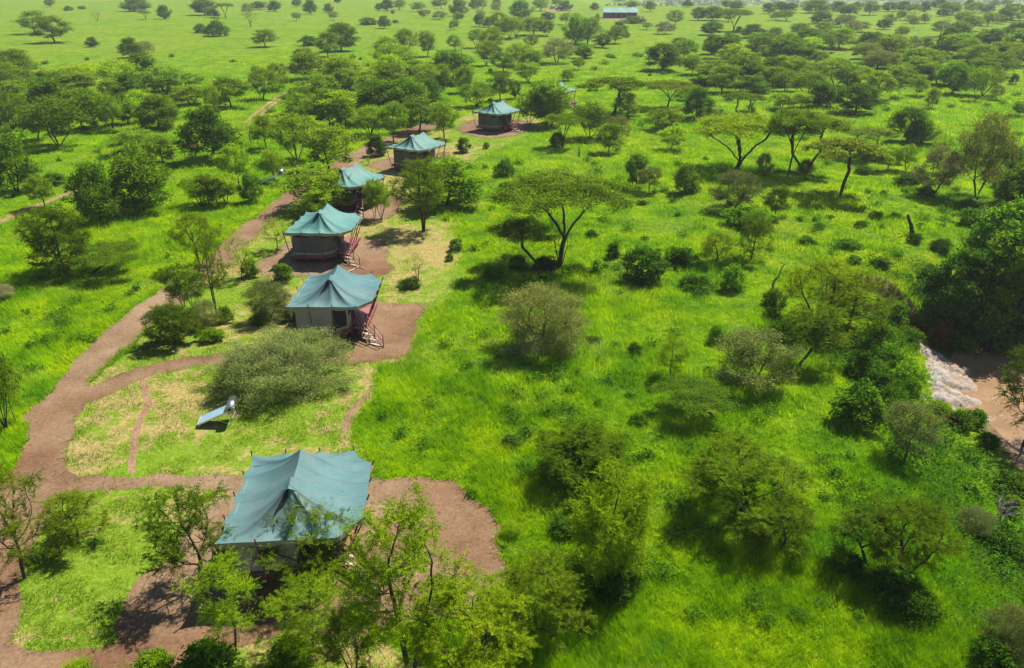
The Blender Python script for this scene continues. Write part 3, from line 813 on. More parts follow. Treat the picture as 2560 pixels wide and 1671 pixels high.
# ------------------------------------------------------------------ safari tents on raised decks
EAVE = np.array([(0, 0), (5.05, 0), (6.1, 1.3), (6.1, 5.4), (5.05, 6.65), (.1, 6.6)])
BAYS = [3, 1, 3, 1, 3, 4]
ZE, ZR = 3.3, 4.78
PF, PB = np.array([2.9, 1.95]), np.array([2.95, 4.65])
def eave_points(sub=6):
    pts, tips = [], []
    for (a, b, k) in zip(EAVE, np.roll(EAVE, -1, 0), BAYS):
        nrm = np.array([-(b - a)[1], (b - a)[0]]); nrm = nrm / np.linalg.norm(nrm)
        for i in range(k):
            p, q = a + (b - a) * i / k, a + (b - a) * (i + 1) / k
            tips.append(p)
            for j in range(sub):
                f = j / sub; s = 4 * f * (1 - f); L = np.hypot(*(q - p))
                c = p + (q - p) * f + nrm * .075 * s * L
                pts.append((c[0], c[1], ZE - .05 * s * L))
    return np.array(pts), tips
def roof_surface(nt_=12, dz=0.0, r=None):
    E, _ = eave_points(); n = len(E)
    f = np.clip((E[:, 1] - PF[1]) / (PB[1] - PF[1]), 0, 1)
    R2 = PF + (PB - PF) * f[:, None]
    zr = ZR - .26 * 4 * f * (1 - f)
    SAG = (ZE - E[:, 2]) / .08
    V = []
    for i in range(nt_ + 1):
        t = i / nt_
        xy = R2 + (E[:, :2] - R2) * t
        z = zr + (E[:, 2] - zr) * (1 - (1 - t) ** 2.2) + dz
        z = z - .07 * SAG * math.sin(math.pi * t ** 1.6) * t
        z = z + .035 * (vnoise(xy[:, 0], xy[:, 1], .9, 3) - .5) * 4 * t * (1 - t)
        V.append(np.c_[xy, z])
    V = np.vstack(V); i = np.arange(n); F = []
    for k in range(nt_):
        a = k * n + i; b = k * n + (i + 1) % n
        F.append(np.stack([a, a + n, b + n, b], -1))
    return V, np.vstack(F), n
def fan(qx, t):
    q = np.array([qx, 0.0]); xy = PF + (q - PF) * t
    return (xy[0], xy[1] - .01, ZR + (ZE - ZR) * (1 - (1 - t) ** 2.2) + .035)
WALL = [(.35, 1.15), (2.95, 1.15), (3.95, 1.95), (3.95, 5.7), (.35, 5.7)]
DECK = [(.2, .9), (3.05, .9), (4.05, 1.75), (4.15, 2.6), (5.2, 2.15), (5.25, 6.9), (.2, 6.1)]
def tent(u, v, rot, label, wall='beige', roof='roof', stair_ang=-52, window=True, deck_z=.78, rail=True):
    p = gplane(u, v, ZE); rz = math.radians(rot)
    t = empty('safari_tent', (p[0], p[1], 0), rz)
    tag(t, label, 'tent', 'safari tents on raised decks')
    V, F, n = roof_surface()
    r = link('roof', np_mesh('roof', V, [F], True), t, M[roof])
    E, tips = eave_points()
    drop = .26 + .05 * np.sin(np.arange(n) * 2 * math.pi / 6 * 1.0)
    low = E.copy(); low[:, 2] -= drop; low[:, :2] += (np.array([3, 3.3]) - low[:, :2]) * .006
    i = np.arange(n); Fv = np.stack([i, i + n, (i + 1) % n + n, (i + 1) % n], -1)
    link('valance', np_mesh('valance', np.vstack([E - [0, 0, .012], low]), [Fv]), t, M['valance'])
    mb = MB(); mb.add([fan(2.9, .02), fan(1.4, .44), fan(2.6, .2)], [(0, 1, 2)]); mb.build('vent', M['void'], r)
    c = MB(); y0 = PF[1]
    c.add([(2.9, y0 + .5, ZR + .03), (2.9, y0 - .28, ZR - .05), (2.62, y0 - .1, ZR - .32), (2.55, y0 + .4, ZR - .2), (3.2, y0 - .1, ZR - .32), (3.27, y0 + .4, ZR - .2)], [(0, 3, 2, 1), (0, 1, 4, 5)])
    c.build('vent_cap', M[roof], r)
    # walls: thin canvas shell, skirting strip, windows, doors
    W = np.array(WALL); w = MB()
    for a, b in zip(W, np.roll(W, -1, 0)):
        k = 6; nrm = np.array([(b - a)[1], -(b - a)[0]]); nrm /= np.linalg.norm(nrm)
        Vw = []
        for z in np.linspace(deck_z, 3.25, 5):
            for q in range(k + 1):
                f = q / k; s = math.sin(f * math.pi) * math.sin((z - deck_z) / (3.25 - deck_z) * math.pi)
                c2 = a + (b - a) * f - nrm * .05 * s
                Vw.append((c2[0], c2[1], z))
        w.add(Vw, [(y * (k + 1) + q, y * (k + 1) + q + 1, (y + 1) * (k + 1) + q + 1, (y + 1) * (k + 1) + q) for y in range(4) for q in range(k)])
    wl = w.build('wall', M[wall], t)
    s = MB()
    for a, b in zip(W, np.roll(W, -1, 0)):
        d = b - a; L = np.hypot(*d); m = (a + b) / 2; nrm = np.array([d[1], -d[0]]) / L
        s.box((m[0] + nrm[0] * .02, m[1] + nrm[1] * .02, deck_z + .1), (L + .03, .025, .2), math.atan2(d[1], d[0]))
    s.build('skirting', M['skirt'], t)
    def panel(name, a, b, f0, f1, z0, z1, mat, out=.035):
        a, b = np.array(a), np.array(b); d = b - a; L = np.hypot(*d); nrm = np.array([d[1], -d[0]]) / L
        m = a + d * (f0 + f1) / 2 + nrm * out
        MB().box((m[0], m[1], (z0 + z1) / 2), (L * (f1 - f0), .03, z1 - z0), math.atan2(d[1], d[0])).build(name, M[mat], t)
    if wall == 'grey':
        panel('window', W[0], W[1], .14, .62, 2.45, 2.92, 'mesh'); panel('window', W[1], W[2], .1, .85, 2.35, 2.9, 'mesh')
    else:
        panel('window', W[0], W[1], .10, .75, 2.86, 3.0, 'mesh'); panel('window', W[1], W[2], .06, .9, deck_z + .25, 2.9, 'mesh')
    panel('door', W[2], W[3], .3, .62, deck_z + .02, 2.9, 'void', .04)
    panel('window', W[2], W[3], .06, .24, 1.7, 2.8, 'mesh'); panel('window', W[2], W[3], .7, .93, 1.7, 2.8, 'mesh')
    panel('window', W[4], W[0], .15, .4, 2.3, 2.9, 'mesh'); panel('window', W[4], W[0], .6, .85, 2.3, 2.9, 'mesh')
    # deck
    MB().prism(DECK, deck_z - .07, deck_z).build('deck', M['deck'], t)
    fb = MB(); D = np.array(DECK)
    for a, b in zip(D, np.roll(D, -1, 0)):
        d = b - a; L = np.hypot(*d); m = (a + b) / 2
        fb.box((m[0], m[1], deck_z - .2), (L + .05, .05, .24), math.atan2(d[1], d[0]))
    fb.build('deck_beam', M['redwood'], t)
    for x, y in ((.4, 1.1), (1.7, 1.1), (3.0, 1.1), (4.0, 2.4), (5.0, 2.5), (5.0, 4.5), (5.0, 6.5), (2.6, 6.1), (.4, 5.8), (.4, 3.5)):
        MB().bar((x, y, -.1), (x, y, deck_z - .1), .07).build('stilt', M['pole'], t)
    # poles from deck or ground up to the eave, their tips showing above the cloth
    feet = []
    for q in tips:
        x = min(max(q[0], .25), 5.15); y = min(max(q[1], .88), 6.3)
        if x > 4.2 and y < 2.3: y = 2.35
        if 3.1 < x <= 4.2 and y < 1.6: x, y = 3.2, 1.1
        up = np.array([q[0], q[1], ZE]); lo = np.array([x, y, deck_z if x > 4.1 else 0.0])
        dirv = (up - lo) / np.linalg.norm(up - lo)
        MB().bar(lo, up + dirv * .22, .045, .035, 5).build('pole', M['pole'], t)
    for q in (PF, PB): MB().bar((*q, deck_z), (*q, ZR - .05), .05).build('king_pole', M['pole'], t)
    # steps with hand rails
    if rail:
        A, B = np.array([4.15, 2.58]), np.array([5.24, 2.12])
        if stair_ang > -20: A, B = np.array([5.22, 3.2]), np.array([5.22, 4.3])
        d = np.array([math.cos(math.radians(stair_ang)), math.sin(math.radians(stair_ang))])
        Lr = 2.5
        for k in range(4):
            f = (k + .5) / 4; m = (A + B) / 2 + d * Lr * f
            MB().box((*m, deck_z * (1 - f) - .02), (np.hypot(*(B - A)), .28, .05), math.atan2(*(B - A)[::-1])).build('step', M['palewood'], t)
        for P0 in (A, B):
            rb = MB(); P1 = P0 + d * Lr
            rb.bar((*P0, deck_z + .95), (*P1, 1.0), .04); rb.bar((*P0, deck_z + .5), (*P1, .5), .028)
            for f in (0, .5, 1.0):
                q = P0 + d * Lr * f; rb.bar((*q, -.05), (*q, deck_z * (1 - f) + .98), .038)
            rb.bar((*P0, deck_z), (*P1, .02), .045)
            rb.bar((*P0, deck_z + .9), (*(P0 + d * Lr * .5), deck_z * .5), .025)
            rb.build('hand_rail', M['redwood'], t)
    return t
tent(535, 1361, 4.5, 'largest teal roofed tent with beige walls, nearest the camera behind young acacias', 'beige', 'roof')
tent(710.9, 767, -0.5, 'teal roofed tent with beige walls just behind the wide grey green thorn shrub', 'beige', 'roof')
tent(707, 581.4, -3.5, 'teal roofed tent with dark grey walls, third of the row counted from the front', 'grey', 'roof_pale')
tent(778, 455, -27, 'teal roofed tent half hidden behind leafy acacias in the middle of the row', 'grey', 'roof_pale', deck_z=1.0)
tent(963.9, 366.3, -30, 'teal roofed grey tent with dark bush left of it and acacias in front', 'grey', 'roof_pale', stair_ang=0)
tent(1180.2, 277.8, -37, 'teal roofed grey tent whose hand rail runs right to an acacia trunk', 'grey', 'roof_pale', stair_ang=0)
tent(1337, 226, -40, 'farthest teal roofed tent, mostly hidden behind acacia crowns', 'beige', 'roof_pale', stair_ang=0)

# ------------------------------------------------------------------ long mess shed, parked vehicles
def shed():
    a, b = gp(1510, 46), gp(1592, 46)
    c = (a + b) / 2; L = np.hypot(*(b - a)[:2])
    t = empty('long_shed', (c[0], c[1] + 3.5, 0), math.radians(-3))
    tag(t, 'long low dark walled shed with pale teal canvas roof in the far grassland', 'shed')
    w = MB(); h = 3.1
    for x0, x1, y0, y1 in ((-L / 2, L / 2, -3.5, -3.4), (-L / 2, L / 2, 3.4, 3.5), (-L / 2, -L / 2 + .1, -3.39, 3.39), (L / 2 - .1, L / 2, -3.39, 3.39)):
        w.box(((x0 + x1) / 2, (y0 + y1) / 2, h / 2), (x1 - x0, y1 - y0, h))
    w.build('wall', M['shedwall'], t)
    r = MB(); e = .7
    for s in (-1, 1):
        V = []; k = 9
        for i in range(k + 1):
            x = -L / 2 - e + (L + 2 * e) * i / k
            V += [(x, 0, 5.3 + .06 * math.sin(i * 2.1)), (x, s * 2.2, 4.05 + .1 * math.sin(i * 1.7 + 1)), (x, s * 4.4, 2.95 + .08 * math.sin(i * 2.9))]
        r.add(V, [((i * 3 + j, i * 3 + j + 1, i * 3 + j + 4, i * 3 + j + 3) if s < 0 else (i * 3 + j, i * 3 + j + 3, i * 3 + j + 4, i * 3 + j + 1)) for i in range(k) for j in range(2)])
    r.build('roof', M['shedroof'], t)
    g = MB()
    for x in (-L / 2, L / 2): g.add([(x, -3.5, 3.1), (x, 3.5, 3.1), (x, 0, 5.1)], [(0, 1, 2)])
    g.build('gable', M['valance'], t)
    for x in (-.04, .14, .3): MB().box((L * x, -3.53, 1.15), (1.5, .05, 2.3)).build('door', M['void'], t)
    for x in (-.38, -.22, .42): MB().box((L * x, -3.53, 1.9), (2.2, .05, 1.0)).build('window', M['mesh'], t)
    MB().box((0, -4.1, .2), (L, 1.2, .4)).build('veranda', M['shedwall'], t)
    for i in range(7): MB().bar((-L / 2 + L * i / 6, -4.3, .3), (-L / 2 + L * i / 6, -4.3, 3.0), .07).build('post', M['pole'], t)
    t2 = empty('shelter', (*gplane(1392, 14, 0)[:2], 0))
    tag(t2, 'open shelter with pale roof among trees behind the parked vehicles', 'shelter')
    MB().box((0, 0, 2.8), (9, 4, .12)).build('roof', M['white'], t2)
    for x in (-4, 4):
        for y in (-1.6, 1.6): MB().bar((x, y, 0), (x, y, 2.75), .08).build('post', M['pole'], t2)
shed()
def car(u, v, rot, label):
    p = gplane(u, v, 0); t = empty('safari_vehicle', (p[0], p[1], 0.02), math.radians(rot))
    tag(t, label, 'vehicle', 'vehicles parked by the far shelter')
    prof = [(-2.3, .55), (-2.3, 1.15), (-1.0, 1.25), (-.6, 1.95), (2.2, 1.98), (2.35, 1.2), (2.35, .55)]
    n = len(prof); b = MB(); wd = .9
    V = [(x, -wd, z) for x, z in prof] + [(x, wd, z) for x, z in prof]
    b.add(V, [tuple(range(n)), tuple(range(2 * n - 1, n - 1, -1))] + [(i, i + n, (i + 1) % n + n, (i + 1) % n) for i in range(n)])
    b.build('body', M['carbody'], t)
    MB().box((.8, 0, 2.03), (3.1, 1.86, .1)).build('roof', M['white'], t)
    for s in (-1, 1):
        g = MB(); g.box((.75, s * .905, 1.6), (2.6, .03, .5)); g.build('window', M['glass'], t)
    g = MB(); g.add([(-1.0, -.8, 1.28), (-1.0, .8, 1.28), (-.63, .75, 1.9), (-.63, -.75, 1.9)], [(0, 1, 2, 3)]); g.v[0][:, 0] -= .02; g.build('windscreen', M['glass'], t)
    for x in (-1.5, 1.5):
        for s in (-1, 1): MB().bar((x, s * .72, .4), (x, s * .97, .4), .4, n=14).build('wheel', M['tyre'], t)
car(1381, 24, 60, 'dark vehicle with white roof parked by the far shelter, left of the pair')
car(1397, 26, 20, 'dark vehicle with white roof parked by the far shelter, right of the pair')

# ------------------------------------------------------------------ solar water heaters
def heater(u, v, rz, label, s=1.0):
    p = gplane(u, v, 0); t = empty('solar_water_heater', (p[0], p[1], 0), math.radians(rz)); t.scale = (s, s, s)
    tag(t, label, 'water heater', 'solar water heaters on the lawn')
    x0, z0, x1, z1 = -2.2, .22, -.05, 1.08
    ang = math.atan2(z1 - z0, x1 - x0); L = math.hypot(z1 - z0, x1 - x0)
    def slab(mb, a, b, y0, y1, o, th):
        nx, nz = -math.sin(ang), math.cos(ang); dx, dz = math.cos(ang), math.sin(ang)
        V = [(x0 + dx * f * L + nx * h, y, z0 + dz * f * L + nz * h) for f in (a, b) for y in (y0, y1) for h in (o, o + th)]
        return mb.add(V, [(0, 1, 3, 2), (4, 6, 7, 5), (0, 4, 5, 1), (2, 3, 7, 6), (0, 2, 6, 4), (1, 5, 7, 3)])
    slab(MB(), .03, .97, .05, 1.15, .03, .06).build('glass_panel', M['panel'], t)
    fr = MB(); slab(fr, 0, 1, 0, .05, 0, .11); slab(fr, 0, 1, 1.15, 1.2, 0, .11); slab(fr, 0, .03, .05, 1.15, 0, .11); slab(fr, .97, 1, .05, 1.15, 0, .11); slab(fr, .03, .97, .05, 1.15, 0, .025)
    fr.build('frame', M['alu'], t)
    tk = MB().bar((.2, -.1, 1.42), (.2, 1.4, 1.42), .31, n=28).build('tank', M['steel'], t, False)
    for f in tk.data.polygons: f.use_smooth = len(f.vertices) == 4
    MB().bar((.2, -.13, 1.42), (.2, -.102, 1.42), .30, n=28).build('end_cap', M['cap'], tk)
    MB().bar((.2, -.17, 1.42), (.2, -.131, 1.42), .10, n=16).build('fitting', M['dark'], tk)
    q = MB(); V = []
    for y in (.15, .9):
        for k in range(5):
            a = -.75 + .18 * k; V.append((.2 + .315 * math.cos(a), y, 1.42 + .315 * math.sin(a)))
    q.add(V, [(k, k + 1, k + 6, k + 5) for k in range(4)]); q.build('printed_mark', M['redmark'], tk)
    for x, y in ((.1, .05), (.42, .05), (.1, 1.2), (.42, 1.2)): MB().bar((x, y, -.1), (x, y, 1.2), .022).build('leg', M['alu'], t)
    MB().bar((-2.1, .1, -.1), (-2.1, .1, .3), .022).bar((-2.1, 1.1, -.1), (-2.1, 1.1, .3), .022).build('foot', M['alu'], t)
    MB().bar((.1, .05, .1), (-1.0, .05, .62), .02).bar((.26, .05, .6), (.26, 1.2, .6), .018).build('brace', M['alu'], t)
heater(575, 1066, 8, 'solar water heater with silver tank and blue glass panel on the near lawn', .84)
heater(700, 463, 2, 'solar water heater with pale tilted panel behind trees left of the half hidden tent', 1.1)

# ------------------------------------------------------------------ small things
mb = MB(); P = [gplane(866, 682, .06), gplane(897, 667, .06), gplane(911, 673, .06)]
mb.bar(P[0], P[1], .05); mb.bar(P[1], P[2], .05)
tag(mb.build('fallen_pole', M['palewood']), 'pale bent pole lying on bare dirt below the third tent stairs', 'pole')
def stone(u, v, s, label, grp='pale stones at the foot of tent stairs'):
    p = gplane(u, v, 0); r = np.random.default_rng(int(u * 7 + v)); V, F = [], []
    mb = MB(); n = 9
    for i, (zz, rr) in enumerate(((-.1, .9), (.35, 1.0), (.75, .7))):
        for k in range(n):
            a = 2 * math.pi * k / n; q = s * rr * r.uniform(.75, 1.15)
            V.append((q * math.cos(a) * 1.25, q * math.sin(a), s * zz * r.uniform(.85, 1.1)))
    V.append((0, 0, s * .85))
    for i in range(2):
        for k in range(n): F.append((i * n + k, i * n + (k + 1) % n, (i + 1) * n + (k + 1) % n, (i + 1) * n + k))
    for k in range(n): F.append((2 * n + k, 2 * n + (k + 1) % n, 3 * n))
    o = mb.add(V, F).build('stone', M['stone']); o.location = (p[0], p[1], .01)
    tag(o, label, 'stone', grp)
for (u, v, s) in ((909, 820, .14), (916, 822, .10), (938, 850, .16), (922, 856, .12), (930, 845, .09), (955, 846, .1)):
    stone(u, v, s, 'small pale stone on the dirt at the foot of the second tent stairs')
for (u, v, s) in ((978, 1434, .11), (970, 1440, .09), (985, 1450, .13), (962, 1448, .1), (1000, 1437, .08), (940, 1462, .14), (925, 1455, .11)):
    stone(u, v, s, 'small pale stone on red earth at the foot of the nearest tent stairs', 'pale stones by the nearest tent')
for (u, v, s) in ((1219, 1449, .13), (1231, 1448, .12)): stone(u, v, s, 'one of two pale stones side by side at the clearing edge', 'two pale stones')

def snag(u, v, vtop, lean, rad, label, cat='dead trunk', name='dead_tree', forks=2, mat='bark', dy=0):
    b = gp(u, v); d = ray(u, vtop); h = max(.5, CAM_H + d[2] * b[1] / d[1] - b[2])
    r = np.random.default_rng(int(u)); mb = MB(); e = empty(name, b)
    pts = [np.array([lean * h * (k / 6) ** 1.3 + r.normal() * .03 * h * (k > 0), dy * h * k / 6, -.1 + h * k / 6]) for k in range(7)]
    for k in range(6): mb.bar(pts[k], pts[k + 1], rad * (1 - .6 * k / 6), rad * (1 - .6 * (k + 1) / 6), 8)
    mb.build('trunk', M[mat], e, True)
    if forks:
        f = MB()
        for k in range(forks):
            i = 2 + (k * 2) % 4; a = r.uniform(0, 6.28); q = pts[i] + np.array([math.cos(a), math.sin(a), .9]) * h * .16
            f.bar(pts[i], q, rad * .4, rad * .12, 6)
        f.build('broken_branch', M[mat], e)
    tag(e, label, cat)
snag(2280, 588, 534, -.42, .28, 'thick dark leaning dead trunk standing in bright grass left of the river thicket', forks=1)
snag(1449, 392, 364, -.1, .14, 'short dark broken trunk standing alone in grass right of the far tents', forks=1)
snag(1932, 722, 656, .28, .11, 'thin grey leaning dead pole of a tree above the gully bushes', mat='greybark', forks=1)
snag(2243, 232, 222, .9, .14, 'bleached broken log with raised limb in the right hand grassland', 'fallen log', 'fallen_log', forks=2, mat='deadwood')
snag(1505, 107, 98, .1, .2, 'tiny dark stump in grass left of a far dark tree', 'stump', 'stump', 0)
mb = MB(); c0 = gp(1312, 888)
for k in range(46):
    a = rng.uniform(0, 6.28); p0 = c0 + np.array([rng.normal() * .6, rng.normal() * .35, rng.uniform(.1, .5)])
    q = p0 + np.array([math.cos(a) * .9, math.sin(a) * .9, rng.uniform(-.1, .55)])
    mb.bar(p0, q, .022, .008, 4)
tag(mb.build('dead_branches', M['deadwood']), 'heap of bleached dead branches at the foot of the tall grey thorn shrub', 'branches')
mb = MB(); c0 = gp(2495, 1330)
for k in range(14):
    a = rng.uniform(0, 6.28); q = c0 + np.array([math.cos(a) * .5, math.sin(a) * .4, rng.uniform(1.4, 2.8)])
    mb.bar(c0, q, .025, .008, 4)
    for j in range(3): 
        w = c0 + (q - c0) * rng.uniform(.5, .95); mb.bar(w, w + np.array([rng.normal() * .35, rng.normal() * .3, rng.uniform(.1, .5)]), .012, .005, 3)
tag(mb.build('dry_shrub', M['deadwood']), 'leafless dry shrub of thin upright twigs near the right edge', 'shrub')
